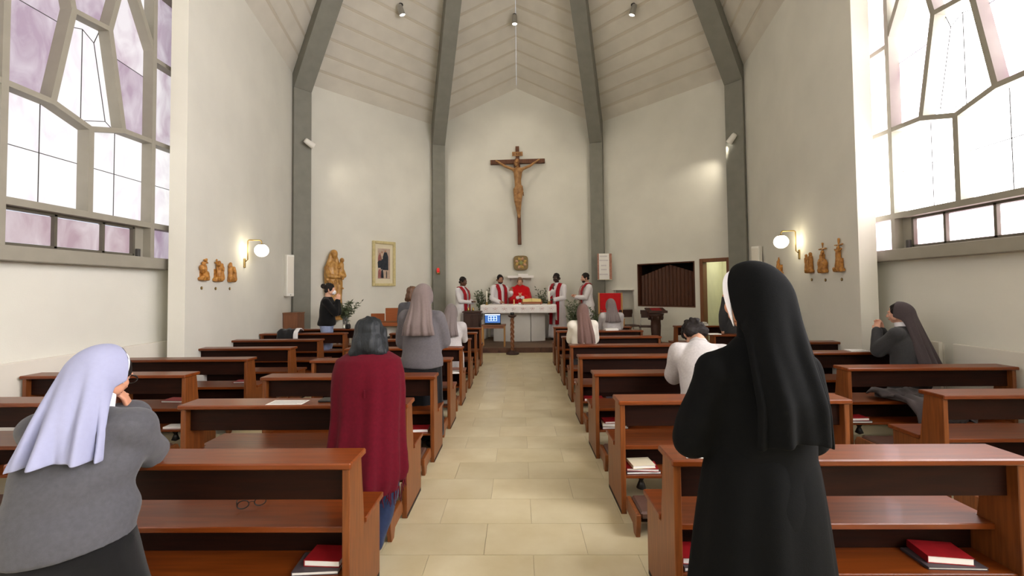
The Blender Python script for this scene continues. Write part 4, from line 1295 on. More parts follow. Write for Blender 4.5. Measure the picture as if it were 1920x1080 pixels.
MT['prose'] = mat('painted_rose', srgb(158, 104, 98), 0.8, 0.2, var=0.25, scale=12)
MT['pskin'] = mat('painted_skin', srgb(176, 126, 104), 0.8, 0.2, var=0.15, scale=12)
MT['pbeige'] = mat('painted_beige', srgb(190, 166, 146), 0.8, 0.2, var=0.15, scale=12)
def painted(x, z0, z1, w0, w1, m_, q):
    y = -.034 - .0006 * q
    pts = [(x - w0, y, z0), (x + w0, y, z0), (x + w1 * 1.1, y, z0 + (z1 - z0) * .75), (x + w1 * .5, y, z1), (x - w1 * .5, y, z1), (x - w1 * 1.1, y, z0 + (z1 - z0) * .75)]
    MB().prism(pts, (0, -.0006, 0)).build('painted_figure', m_, pc)


for a in ((-.125, .50, .86, .055, .05, 'prose', 1), (-.06, .55, .90, .05, .045, 'pbeige', 1), (-.125, .50, .70, .055, .06, 'pdark', 2), (-.03, .46, .74, .07, .06, 'pdark', 3), (.045, .44, .93, .085, .075, 'pdark', 4), (.135, .46, .66, .03, .02, 'pbeige', 2),
          (-.13, .22, .46, .05, .04, 'prose', 3), (-.055, .22, .45, .045, .03, 'pdark', 3), (.03, .22, .43, .04, .035, 'pbeige', 5), (.115, .22, .44, .055, .04, 'pbeige', 5), (.075, .22, .42, .014, .012, 'pdark', 6)):
    painted(*a)
for x, z, q in ((.04, .955, 5), (-.125, .885, 3), (-.06, .925, 3), (-.10, .735, 5)):
    MB().ell((x, -.034 - .0006 * q, z), (.021, .0008, .026), n=12, m=5).build('painted_figure', 'pskin', pc)

# ---- carved reliefs on the side walls with a round number disc under each
def relief(loc, dwall, inn, kind, lab, seed):
    t = thing('station_relief', lab, 'relief', loc)
    rr = random.Random(seed)
    b = MB()
    b.box((0, .035, .04), (.21 if kind != 'c' else .18, .07, .05), None, .012)
    b.ell((-.04, .05, .06), (.07, .035, .03)); b.ell((.06, .045, .05), (.05, .03, .025))

    def fig(x, z0, h, ang, arm=None, y=.04):
        d = V((math.sin(ang), 0, math.cos(ang)))
        o_ = V((x, y, z0))
        b.limb(o_, o_ + d * h * .55, .042, .030); b.limb(o_ + d * h * .5, o_ + d * h * .74, .036, .034)
        b.ell(o_ + d * h * .92, (.024, .024, .032))
        if arm:
            b.limb(o_ + d * h * .7, o_ + d * h * .7 + V(arm), .014, .011)

    def cross(x, z0, h, w, ang=0, y=.03):
        rot = M.Rotation(ang, 3, 'Y')
        b.box(V((x, y, z0 + h / 2)), (.022, .022, h), rot, .003)
        b.box(V((x, y, z0)) + rot @ V((0, 0, h * .78)) - V((0, 0, 0)) if ang == 0 else V((x, y, z0 + h / 2)) + rot @ V((0, 0, h * .27)), (w, .022, .022), rot, .003)
    if kind == 'a':      # bent figure under a diagonal cross
        fig(.02, .06, .22, -.25, (-.07, .03, -.04)); fig(-.03, .16, .08, -1.0); cross(.03, .14, .20, .10, .5); b.limb((.02, .05, .12), (.10, .05, .06), .035, .02)
    elif kind == 'b':
        fig(.02, .06, .26, .0, (-.10, .03, .02)); fig(.05, .06, .22, .05, (-.05, .04, -.02), .06); cross(-.02, .12, .23, .09, -.12)
    elif kind == 'c':
        fig(-.06, .06, .26, .0); fig(.045, .06, .19, -.05, (-.06, .03, -.02), .05); b.ell((.05, .04, .10), (.045, .03, .06)); cross(-.075, .10, .20, .05)
    elif kind == 'd':
        fig(-.02, .06, .20, -.15); fig(.035, .05, .12, .2); cross(-.03, .12, .22, .05, -.1)
    elif kind == 'e':
        fig(-.05, .06, .25, -.12); fig(.05, .06, .27, .05); fig(.0, .06, .18, .1)
    elif kind == 'f':
        cross(.0, .06, .40, .22); fig(.0, .08, .26, .02, (.09, .03, .05)); fig(-.05, .06, .16, -.2); fig(.06, .06, .14, .2); b.limb((-.06, .05, .15), (-.02, .05, .22), .02, .015)
    elif kind == 'g':
        cross(.0, .06, .42, .22); fig(0, .10, .26, 0, (.09, .0, .05)); b.limb((0, .045, .29), (-.09, .04, .335), .013, .010); fig(.045, .06, .13, .1)
    rot4 = M(((dwall.x, inn.x, 0, 0), (dwall.y, inn.y, 0, 0), (0, 0, 1, 0), (0, 0, 0, 1)))
    skin(b, .0065, 1, folds(.003, (60, 60, 30), seed=seed)).xform(rot4).build('carving', 'gold2', t)
    MB().bb(-.05, .05, -.004, .012, .05, .20).xform(rot4).build('back_plate', 'gold2', t)
    td = thing('number_disc', 'bronze disc under the ' + lab.replace('carved golden ', '').replace('small ', ''), 'disc', loc + V((0, 0, -.09)))
    dm = rot4 @ M.Rotation(-PI / 2, 4, 'X')
    MB().lathe([(.022, 0), (.024, .008), (.020, .012)], n=14).xform(dm).build('disc', 'bronze', td)
    MB().lathe([(.012, .012), (.010, .015)], n=12).xform(dm).build('boss', 'engold', td)


for sg, items in ((-1, ((.086, 1.705, 'a', 'carved golden relief of a bent figure, farthest from the left lamp'), (.172, 1.70, 'b', 'carved golden relief in the middle of the left wall group'), (.27, 1.70, 'c', 'carved golden relief of two close figures nearest the left lamp'))),
                  (1, ((.535, 1.76, 'd', 'small carved golden relief below the right wall lamp'), (.28, 1.75, 'e', 'carved golden relief of standing figures right beside the right lamp'), (.187, 1.735, 'f', 'carved golden relief with an upright cross between two others on the right'), (.09, 1.735, 'g', 'carved golden relief of a crucified figure nearest the right window')))):
    a, b = V((sg * P0[0], P0[1], 0)), V((sg * P1[0], P1[1], 0))
    d = (b - a).normalized()
    inn = V((-sg * d.y, sg * d.x, 0))
    if inn.x * sg > 0:
        inn = -inn
    dw = d if sg < 0 else -d
    for i, (t_, z, k, lab) in enumerate(items):
        relief(a.lerp(b, t_) + V((0, 0, z)), dw, inn, k, lab, i + 5 * (sg + 1))

# ================================================================== PEOPLE
SKIN = {}


def skin_mat(nm, r, g, b):
    if nm not in SKIN:
        SKIN[nm] = mat('skin_' + nm, srgb(r, g, b), 0.55, 0.4, var=0.06, scale=18)
        SKIN[nm].node_tree.nodes['Principled BSDF'].inputs['Subsurface Weight'].default_value = 0.08
    return SKIN[nm]


def cloth_mat(nm, r, g, b, var=0.10, bump=0.15, scale=60, bscale=350, sheen=0.12):
    MT[nm] = mat(nm, srgb(r, g, b), 0.92, 0.15, var=var, scale=scale, bump=bump, bscale=bscale, sheen=sheen)


cloth_mat('grey_wool', 79, 79, 84)
cloth_mat('mid_grey_wool', 92, 88, 91)
cloth_mat('pale_grey_cotton', 188, 183, 182)
cloth_mat('black_habit_cloth', 5, 6, 7, var=.15, sheen=0.0)
cloth_mat('black_skirt_cloth', 18, 18, 20, sheen=0.1)
cloth_mat('dark_grey_wool', 58, 58, 60, sheen=0.12)
cloth_mat('white_veil_cloth', 150, 153, 180, var=.02, bump=.05, sheen=0.0)
cloth_mat('grey_brown_veil', 112, 99, 96, var=.06)
cloth_mat('pink_brown_veil', 114, 89, 83, var=.06)
cloth_mat('grey_veil', 118, 108, 106, var=.06)
cloth_mat('dark_brown_veil', 70, 62, 64, var=.06)
cloth_mat('burgundy_wool', 82, 5, 22, var=.12, sheen=0.03)
cloth_mat('cream_cotton', 226, 220, 208, var=.03)
cloth_mat('white_alb', 226, 223, 226, var=.03, bump=.08)
cloth_mat('red_stole', 156, 22, 34, var=.12)
cloth_mat('red_chasuble', 196, 16, 26, var=.08)
cloth_mat('gold_braid', 200, 150, 90, var=.2)
cloth_mat('black_knit', 18, 18, 19, sheen=0.1)
cloth_mat('blue_denim', 138, 150, 182, var=.12)
cloth_mat('dark_denim', 32, 42, 68, var=.12)
cloth_mat('white_collar_cloth', 236, 234, 240, var=.02)
cloth_mat('mask_paper', 236, 236, 238, var=.02)
MT['shoe'] = mat('black_shoe_leather', srgb(26, 24, 24), 0.4, 0.5, var=.1)
MT['hair_dark'] = mat('black_hair', srgb(36, 28, 25), 0.65, 0.25, var=0.0, col2=srgb(14, 12, 11), scale=30, stretch=(5, 5, .5), bump=.3, bscale=40)
MT['hair_grey'] = mat('dark_greying_hair', srgb(28, 33, 37), 0.5, 0.3, var=0.0, col2=srgb(8, 11, 14), scale=26, stretch=(6, 6, .35), bump=.35, bscale=40)
MT['hair_brown'] = mat('brown_hair', srgb(112, 76, 50), 0.5, 0.45, var=0.0, col2=srgb(64, 42, 30), scale=30, stretch=(5, 5, .5), bump=.3, bscale=40)
MT['hair_light'] = mat('grey_brown_hair', srgb(128, 100, 78), 0.5, 0.45, var=0.0, col2=srgb(92, 70, 54), scale=30, stretch=(5, 5, .5))
MT['eyew'] = mat('eye_white', srgb(196, 190, 184), 0.2, 0.5, var=.02)
MT['iris'] = mat('dark_iris', srgb(40, 28, 22), 0.15, 0.5, var=.05)
MT['lip'] = mat('lips', srgb(166, 96, 86), 0.5, 0.4, var=.05)


def rot_y2(v):            # matrix whose Z axis is v
    return V(v).to_track_quat('Z', 'Y').to_matrix()


PEOPLE = []


class Person:
    def __init__(s, label, loc, yaw, H=1.65, pose='stand', lean=0.0, hp=0.1, hy=0.0, hr=0.0, wr=None, wl=None, er=(.45, -.15, -1), el=(-.45, -.15, -1),
                 sw=.175, girth=1.0, skin='light', kz=.15, seat=.43, near=False, twist=0.0, sk_col=(214, 164, 138), hands=True, sdrop=.082, fdir=None, ndir=None):
        s.k = k = H / 1.70
        s.root = thing('person', label, 'person', loc, yaw)
        s.near, s.girth = near, girth
        PEOPLE.append(s)
        D = lambda a: V((0, math.sin(a), math.cos(a)))
        if pose == 'stand':
            P = V((0, -.0, .92 * k))
        elif pose == 'kneel':
            P = V((0, -.02 - .10 * math.sin(lean) * 2, kz + .05 + .42 * k))
        else:
            P = V((0, 0, seat + .10 * k))
        s.P = P
        s.waist = P + D(lean * .6) * .14 * k
        s.chest = s.waist + D(lean) * .21 * k
        s.neck0 = s.chest + D(lean * 1.15) * .165 * k
        s.neck1 = s.neck0 + D(lean * .7 + hp * .4) * .085 * k
        s.Mh3 = M.Rotation(hy, 3, 'Z') @ M.Rotation(-hp, 3, 'X') @ M.Rotation(hr, 3, 'Y')
        s.hc = s.neck1 + s.Mh3 @ V((0, .025, .075)) * k
        s.Mh = M.Translation(s.hc) @ s.Mh3.to_4x4() @ M.Scale(k, 4)
        s.up = D(lean * 1.1)
        s.fwd = V((0, s.up.z, -s.up.y))
        tw = V((math.cos(twist), math.sin(twist), 0))
        s.sh = [s.neck0 - s.up * sdrop * k + tw * sg * sw * k for sg in (1, -1)]
        s.wr = []
        s.el = []
        for i, (W, pole) in enumerate(((wr, er), (wl, el))):
            sg = 1 if i == 0 else -1
            if W is None:
                W = s.sh[i] + V((sg * .06, .04, -.52)) * k
            W = V(W)
            S = s.sh[i]
            a, b = .285 * k, .25 * k
            d = W - S
            L = min(d.length, (a + b) * .995)
            d.normalize()
            W = S + d * L
            x = (a * a - b * b + L * L) / (2 * L)
            h = math.sqrt(max(a * a - x * x, 0))
            p = V(pole)
            p = (p - d * p.dot(d)).normalized()
            s.wr.append(W); s.el.append(S + d * x + p * h)
        # legs
        s.hip = [P + V((sg * .092 * k, 0, -.03 * k)) for sg in (1, -1)]
        s.knee, s.ank = [], []
        for i in (0, 1):
            sg = 1 - 2 * i
            if pose == 'stand':
                s.knee.append(V((sg * .095, .015, .49)) * k); s.ank.append(V((sg * .095, -.02, .085)) * k)
            elif pose == 'kneel':
                s.knee.append(V((sg * .10, .05, kz + .055))); s.ank.append(V((sg * .09, -.36 * k, max(.07, kz - .06))))
            else:
                s.knee.append(P + V((sg * .10, .42 * k, .0))); s.ank.append(V((sg * .10, P.y + .40 * k, .09)))
        s.pose = pose
        s.fd = fdir or [None, None]
        s.nd = ndir or [None, None]
        s.body(skin_mat(skin, *sk_col), hands)

    # -- the body: one skin from head to feet
    def body(s, sm, hands):
        k, g = s.k, s.girth
        b = MB()
        b.ell(s.P, (.16 * g * k, .11 * g * k, .12 * k)); b.limb(s.P, s.waist, .125 * g * k, .115 * g * k, 16)
        b.limb(s.waist, s.chest, .115 * g * k, .125 * k, 16); b.ell(s.chest + s.up * .03, (.155 * k, .10 * k, .13 * k))
        b.limb(s.sh[0], s.sh[1], .050 * k, .050 * k); b.limb(s.neck0 - s.up * .04 * k, s.neck1 + s.up * .03 * k, .058 * k, .052 * k)
        for i in (0, 1):
            b.limb(s.sh[i], s.el[i], .050 * k, .040 * k); b.limb(s.el[i], s.wr[i], .040 * k, .026 * k)
            b.limb(s.hip[i], s.knee[i], .085 * k, .055 * k); b.limb(s.knee[i], s.ank[i], .054 * k, .036 * k)
            f = V((0, .14, -.03)) * k if s.pose != 'kneel' else V((0, -.10, -.05))
            b.limb(s.ank[i] + V((0, 0, -.03 * k)), s.ank[i] + f, .036 * k, .028 * k)
        body = skin(b, .014, 3)
        h = MB()
        # head in its own frame: x right, y forward, z up, origin at eye level
        h.ell((0, -.018, .030), (.076, .096, .086), n=20, m=12)
        h.ell((0, .028, -.030), (.062, .060, .085), n=18, m=12)
        h.ell((0, .045, -.082), (.036, .038, .032)); h.ell((0, .062, -.096), (.020, .018, .016))
        for sg in (-1, 1):
            h.ell((sg * .036, .055, -.030), (.028, .026, .030))
            h.ell((sg * .032, .076, .020), (.026, .013, .008)); h.ell((sg * .052, .02, -.06), (.022, .035, .03))
            h.ell((sg * .079, -.008, -.012), (.010, .024, .034), M.Rotation(sg * .25, 3, 'Z'))
            h.ell((sg * .011, .100, -.040), (.010, .011, .008))
            h.ell((sg * .031, .074, .000), (.015, .010, .008))
        h.limb((0, .086, .008), (0, .108, -.036), .008, .013, 8)
        h.ell((0, .090, -.064), (.022, .010, .006)); h.ell((0, .088, -.075), (.019, .010, .006))
        h.limb((0, -.012, -.06), (0, -.03, -.14), .052, .054)
        head = skin(h, .0065 if s.near else .008, 2).xform(s.Mh)
        body.join(head)
        s.hand_mb = []
        if hands:
            for i in (0, 1):
                fd = V(s.fd[i]).normalized() if s.fd[i] is not None else (s.wr[i] - s.el[i]).normalized()
                nd = V(s.nd[i]) if s.nd[i] is not None else V(((-1 + 2 * i), 0, -.2))
                body.join(s.hand(s.wr[i], fd, nd, 1 - 2 * i))
        body.build('body', sm, s.root)
        ey = MB(); ir = MB()
        for sg in (-1, 1):
            ey.ell((sg * .031, .0745, .0), (.0125, .0115, .0105), n=10, m=7)
            ir.ell((sg * .031, .0845, .0), (.0052, .0030, .0052), n=8, m=5)
        e = ey.xform(s.Mh).build('eyes', 'eyew', s.root)
        ir.xform(s.Mh).build('iris', 'iris', e)
        MB().ell((0, .0965, -.064), (.020, .0045, .004), n=10, m=5).ell((0, .0945, -.0745), (.017, .0048, .0045), n=10, m=5).xform(s.Mh).build('lips', 'lip', s.root)

    def hand(s, w, fd, nd, sg, curl=.35):
        """palm with four fingers and a thumb; fd = finger direction, nd = palm normal (the way the palm faces)"""
        k = s.k
        nd = (nd - fd * nd.dot(fd)).normalized()
        side = fd.cross(nd).normalized()                     # towards the thumb for one hand, away for the other
        if sg < 0:
            pass
        th = side if side.dot(V((-sg, .0, .9))) > 0 else -side     # thumb side: up / inward
        m = MB()
        m.limb(w - fd * .02 * k, w + fd * .03 * k, .026 * k, .026 * k)
        rot = M((( th.x, nd.x, fd.x), (th.y, nd.y, fd.y), (th.z, nd.z, fd.z)))
        m.ell(w + fd * .055 * k, (.040 * k, .016 * k, .050 * k), rot)
        for q in range(4):
            o = th * (.030 - .020 * q) * k
            L = (.072, .080, .074, .058)[q] * k
            p = w + fd * (.088 if q in (1, 2) else .082) * k + o
            pts = [p - fd * .03 * k, p]
            a = .15 + curl * .5
            for j, f_ in enumerate((.45, .30, .25)):
                d = fd * math.cos(a) + nd * math.sin(a)
                p = p + d * L * f_
                pts.append(p)
                a += curl * .7
            m.tube(pts, [.0095 * k, .0098 * k, .0090 * k, .0082 * k, .0066 * k], 8)
        p = w + fd * .030 * k + th * .030 * k
        d1 = (th * .75 + fd * .65 + nd * .25).normalized()
        d2 = (th * .30 + fd * .9 + nd * .35).normalized()
        m.tube([p - th * .02 * k, p, p + d1 * .036 * k, p + d1 * .036 * k + d2 * .03 * k], [.013 * k, .0135 * k, .011 * k, .008 * k], 8)
        return skin(m, .0055, 1)

    # -- clothing
    def top(s, name, m, ease=.018, hem=-.02, sleeve=1.0, flare=1.0, amp=.006, seed=1, drop=0.0, belly=0.0, arm=1.0, voxel=.014, neck=True, waves=(9, 9, 16), cuff=.0):
        k, g = s.k, s.girth
        e = ease
        b = MB()
        rs = []
        F = s.fwd

        def ring(c, rx, ry, tilt=None, n=28):
            yv = F if tilt is None else tilt
            return [c + V((math.cos(2 * PI * q / n) * rx, 0, 0)) + yv * math.sin(2 * PI * q / n) * ry for q in range(n)]
        base = s.P + V((0, 0, hem * k))
        rs.append(ring(base, (.174 * g * flare) * k + e, (.142 * g * flare) * k + e, V((0, 1, 0))))
        rs.append(ring(s.P + V((0, 0, .02 + hem * .4)) * k, .177 * g * k + e, .144 * g * k + e, V((0, 1, 0))))
        rs.append(ring(s.P.lerp(s.waist, .6) + F * belly * .5, .163 * g * k + e, .128 * g * k + e + belly * .5, (F + V((0, 1, 0))).normalized()))
        rs.append(ring(s.waist.lerp(s.chest, .35) + F * belly * .4, .155 * g * k + e, .122 * g * k + e + belly * .4))
        rs.append(ring(s.chest, .165 * (.5 + .5 * g) * k + e, .118 * (.5 + .5 * g) * k + e))
        rs.append(ring(s.chest + s.up * .07 * k, .156 * k + e, .105 * k + e))
        rs.append(ring(s.neck0 - s.up * .045 * k, .108 * k + e, .082 * k + e))
        rs.append(ring(s.neck0 + s.up * .012 * k, .062 * k + e * .6, .060 * k + e * .6))
        b.rings(rs)
        for i in (0, 1):
            if sleeve > 0:
                b.limb(s.sh[i] + (s.neck0 - s.sh[i]) * .55 - s.up * .012 * k, s.sh[i], .045 * k + e * .5, .050 * k * arm + e * .8)
                b.limb(s.sh[i], s.el[i], .050 * k * arm + e * .8, .044 * k * arm + e * .8, 14)
                if sleeve > .5:
                    end = s.el[i].lerp(s.wr[i], min((sleeve - .5) * 2, 1.0))
                    b.limb(s.el[i], end, .044 * k * arm + e * .8, .030 * k * (arm + 1) / 2 + e * .7 + cuff, 14)
        o = skin(b, voxel, 4, folds(amp, waves, seed=seed))
        return o.build(name, m, s.root)

    def skirt(s, name, m, z1=None, z0=.05, r1=None, r0=.24, amp=.012, nf=11, seed=0, c0=None, ry=.82, shift=(0, 0)):
        """hanging skirt from the hips (z1) down to z0, folds growing downwards"""
        k = s.k
        rr = np.random.RandomState(seed)
        ph = rr.uniform(0, 6.28, 5)
        z1 = s.P.z + .08 * k if z1 is None else z1
        r1 = .165 * s.girth * k + .02 if r1 is None else r1
        rs = []
        N = 14
        cy1 = s.P.y
        for i in range(N + 1):
            t = i / N
            z = z1 + (z0 - z1) * t
            r = r1 + (r0 - r1) * (t ** .75)
            if t < .18:
                r = r1 * (.93 + .07 * math.sin(t / .18 * PI / 2)) + (r0 - r1) * (t ** .75)
            ring = []
            for q in range(64):
                a = 2 * PI * q / 64
                w = amp * (t ** .7) * (math.sin(nf * a + ph[0]) + .6 * math.sin((nf * 1.6 // 1) * a + ph[1] + t * 2) + .5 * math.sin(3 * a + ph[2]))
                ring.append((shift[0] * t + (r + w) * math.cos(a), cy1 + shift[1] * t + (r * ry + w) * math.sin(a), z))
            rs.append(ring)
        return MB().rings(rs).build(name, m, s.root)

    def kneel_skirt(s, name, m, z0=.03, amp=.008, seed=0, ease=.03, flare=1.0):
        """skirt over kneeling legs: hips, thighs to the kneeler, shins behind"""
        k, g = s.k, s.girth
        b = MB()
        b.ell(s.P + V((0, 0, -.0)), (.175 * g * k + ease, .14 * g * k + ease, .14 * k))
        for i in (0, 1):
            b.limb(s.hip[i] * .9 + s.P * .1, s.knee[i] + V((0, 0, .02)), .12 * g * k + ease * .5, .085 * k * flare + ease)
            b.limb(s.knee[i] + V((0, -.03, .015)), s.ank[i] + V((0, .06, .02)), .075 * k * flare + ease * .5, .065 * k + ease * .5)
        b.limb(s.hip[0].lerp(s.hip[1], .5), s.knee[0].lerp(s.knee[1], .5), .12 * k + ease, .08 * k + ease)
        b.limb(s.knee[0].lerp(s.knee[1], .5) + V((0, -.02, 0)), s.ank[0].lerp(s.ank[1], .5) + V((0, .05, 0)), .08 * k, .06 * k + ease * .5)
        return skin(b, .016, 5, folds(amp, (22, 10, 6), seed=seed)).build(name, m, s.root)

    def trousers(s, name, m, ease=.016, amp=.005, seed=0):
        k, g = s.k, s.girth
        b = MB()
        b.ell(s.P + V((0, 0, .0)), (.165 * g * k + ease, .12 * g * k + ease, .13 * k))
        for i in (0, 1):
            b.limb(s.hip[i], s.knee[i], .088 * k + ease, .058 * k + ease); b.limb(s.knee[i], s.ank[i], .058 * k + ease, .045 * k + ease)
        return skin(b, .014, 3, folds(amp, (10, 10, 22), seed=seed)).build(name, m, s.root)

    def shoes(s):
        for i in (0, 1):
            a = s.ank[i]
            k = s.k
            if s.pose == 'kneel':
                MB().limb(a + V((0, -.02, 0)), a + V((0, -.10, -.035)), .048 * k, .036 * k).build('shoe', 'shoe', s.root)
            else:
                b = MB().limb(a + V((0, -.03, -.04)), a + V((0, .15 * k, -.052)), .046 * k, .036 * k)
                b.v = [(x, y, max(z, a.z - .085 * k + .002)) for x, y, z in b.v]
                b.build('shoe', 'shoe', s.root)

    def hair(s, kind, m):
        b = MB()
        if kind == 'short':
            b.ell((0, -.026, .042), (.083, .100, .086)); b.limb((-.06, -.06, -.03), (.06, -.06, -.03), .035, .035)
            for sg in (-1, 1):
                b.ell((sg * .070, .0, .015), (.016, .05, .045))
            o = skin(b, .010, 2, folds(.003, (90, 90, 60), seed=2))
        elif kind == 'bob':
            b.ell((0, -.022, .046), (.098, .112, .092)); b.ell((0, -.045, -.05), (.112, .088, .105)); b.limb((-.075, -.05, -.11), (.075, -.05, -.11), .050, .050)
            for sg in (-1, 1):
                b.limb((sg * .075, .015, .05), (sg * .092, .005, -.10), .032, .036)
            o = skin(b, .011, 4, folds(.004, (85, 85, 8), seed=6))
        elif kind == 'bun':
            b.ell((0, -.026, .040), (.084, .102, .088)); b.limb((-.055, -.06, -.04), (.055, -.06, -.04), .035, .035)
            b.ell((0, -.135, .045), (.050, .045, .050)); b.limb((0, -.10, .05), (0, -.13, .05), .03, .03)
            for sg in (-1, 1):
                b.ell((sg * .072, .0, .01), (.016, .055, .05))
            o = skin(b, .010, 2, folds(.004, (80, 80, 40), seed=4))
        else:      # tousled
            b.ell((0, -.024, .040), (.094, .110, .096)); b.limb((-.06, -.07, -.05), (.06, -.07, -.05), .05, .05)
            rr = random.Random(5)
            for q in range(46):
                a, e = rr.uniform(0, 2 * PI), rr.uniform(-.5, 1.4)
                c = V((.092 * math.cos(a) * math.cos(e), -.03 + .105 * math.sin(a) * math.cos(e), .03 + .095 * math.sin(e)))
                if c.y > .06 and c.z < .05:
                    continue
                b.ell(c, rr.uniform(.014, .026))
            o = skin(b, .009, 1, folds(.004, (80, 80, 80), seed=5))
        return o.xform(s.Mh).build('hair', m, s.root)

    def beard(s, m):
        b = MB().ell((0, .050, -.090), (.044, .046, .030)).limb((-.060, .012, -.045), (-.034, .052, -.085), .018, .02).limb((.060, .012, -.045), (.034, .052, -.085), .018, .02)
        b.limb((-.026, .088, -.056), (.026, .088, -.056), .006, .006)
        return skin(b, .009, 1).xform(s.Mh).build('beard', m, s.root)

    def collar(s, m, h=.05, r=.062, name='collar'):
        k = s.k
        d = (s.neck1 - s.neck0).normalized()
        x = V((1, 0, 0))
        y = d.cross(x).normalized()
        rs = []
        for t, q in ((-.025, 1.25), (.005, 1.06), (h, 1.0), (h + .004, .93), (.005, .95)):
            c = s.neck0 + d * t * k
            rs.append([c + (x * math.cos(a) + y * math.sin(a)) * r * q * k for a in np.linspace(0, 2 * PI, 22, endpoint=False)])
        return MB().rings(rs).build(name, m, s.root)

    def veil(s, name, m, rows, a0=-.30, a1=1.75, rad=(.090, .122, .118), drop=.05, amp=.006, nf=9, seed=0, nu=45, thick=.005, nhood=12, jaw=.035):
        """cloth over the head (hood rows, in head space) that falls as rows (x, y, z, half width, bulge, end_dz) in body space"""
        rr = np.random.RandomState(seed)
        rad = (rad[0] + .003, rad[1] + .013, rad[2] + .010)
        ph = rr.uniform(0, 6.28, 4)
        U = np.linspace(0, PI, nu)
        grid = []
        for i in range(nhood + 1):
            th = a0 + (a1 - a0) * i / nhood
            t = i / nhood
            row = []
            for u in U:
                x = rad[0] * math.cos(u) * (1 + .06 * math.sin(u) ** 2)
                su = math.sin(u) ** .72
                rv = rad[1] if th < .2 else rad[1] + (rad[2] - rad[1]) * min(1, (th - .2) / 1.2)
                y, z = -math.sin(th) * rv * su, math.cos(th) * rv * su
                e = 1 - su
                y += -.012 + e * (jaw * (1 - t) - .045 * t); z += -.012 - e * (drop + .045 * t)
                row.append(s.Mh @ V((x, y, z)))
            grid.append(row)
        last = grid[-1]
        n0 = len(grid)
        for j, (cx_, cy, cz, w, bl, ez) in enumerate(rows):
            row = []
            t = (j + 1) / len(rows)
            for q, u in enumerate(U):
                f = amp * (.4 + 1.3 * t) * (math.sin(nf * u * 2 + ph[0]) + .55 * math.sin(nf * 3.3 * u + ph[1] + j * .25))
                c = math.cos(u)
                row.append(V((cx_ + w * c, cy - bl * math.sin(u) + f, cz + ez * (abs(c) ** 2.2))))
            grid.append(row)
        # smooth the hand-over between hood and fall
        for _ in range(2):
            for i in range(n0 - 2, min(n0 + 2, len(grid) - 1)):
                grid[i] = [(grid[i - 1][q] + grid[i][q] * 2 + grid[i + 1][q]) / 4 for q in range(nu)]
        me = bpy.data.meshes.new(name)
        vs = [tuple(p) for r_ in grid for p in r_]
        fs = [(i * nu + q, i * nu + q + 1, (i + 1) * nu + q + 1, (i + 1) * nu + q) for i in range(len(grid) - 1) for q in range(nu - 1)]
        me.from_pydata(vs, [], fs)
        me.polygons.foreach_set('use_smooth', [True] * len(fs))
        me.materials.append(MT[m])
        o = bpy.data.objects.new(name, me)
        COL.objects.link(o)
        o.parent = s.root
        sd = o.modifiers.new('thickness', 'SOLIDIFY'); sd.thickness = thick; sd.offset = 1.0
        if s.near:
            sb = o.modifiers.new('smooth', 'SUBSURF'); sb.levels = 1; sb.render_levels = 1
        return o

    def band(s, name, m, a0=-.42, a1=-.18, rad=(.090, .124, .118), drop=.055, thick=.006, jaw=.04):
        """stiff headband under the edge of a veil"""
        rad = (rad[0] + .003, rad[1] + .013, rad[2] + .010)
        rs = []
        for th, q in ((a0, 0.985), (a1, 0.985), (a1, .93), (a0, .93)):
            row = []
            for u in np.linspace(0, PI, 41):
                su = math.sin(u) ** .72
                e = 1 - su
                row.append(s.Mh @ V((rad[0] * math.cos(u) * q, -math.sin(th) * rad[1] * su * q - .012 + e * jaw, math.cos(th) * rad[1] * su * q - .012 - e * drop)))
            rs.append(row)
        rs.append(rs[0])
        n = 41
        vs = [p for r_ in rs for p in r_]
        fs = [(i * n + j, i * n + j + 1, (i + 1) * n + j + 1, (i + 1) * n + j) for i in range(4) for j in range(n - 1)]
        return MB().raw(vs, fs, 0, True).build(name, m, s.root)

    def ribbon(s, name, m, paths, w, th=.006):
        mb = MB()
        for path in paths:
            P = [V(p) for p in path]
            rs = []
            for i, p in enumerate(P):
                d = (P[min(i + 1, len(P) - 1)] - P[max(i - 1, 0)]).normalized()
                nrm = V((p.x * .6, (p.y - s.P.y), .25)).normalized() if True else None
                sd = d.cross(nrm).normalized()
                nrm = sd.cross(d).normalized()
                a, b = sd * w / 2, nrm * th / 2
                rs.append([p - a - b, p + a - b, p + a + b, p - a + b])
            mb.rings(rs, True, 0, False)
        return mb.build(name, m, s.root)


def rowsfall(s, z_end, w0, w1, y0, y1, bulge=.05, n=9, x1=0.0, ez=0.0, zs=None, pw=1.0):
    """rows of a veil that falls from the nape to z_end"""
    z0 = s.neck0.z + .02 if zs is None else zs
    out = []
    for j in range(n):
        t = (j + 1) / n
        out.append((x1 * t, y0 + (y1 - y0) * t ** pw, z0 + (z_end - z0) * t, w0 + (w1 - w0) * t, bulge * (1 - .3 * t), ez * t))
    return out

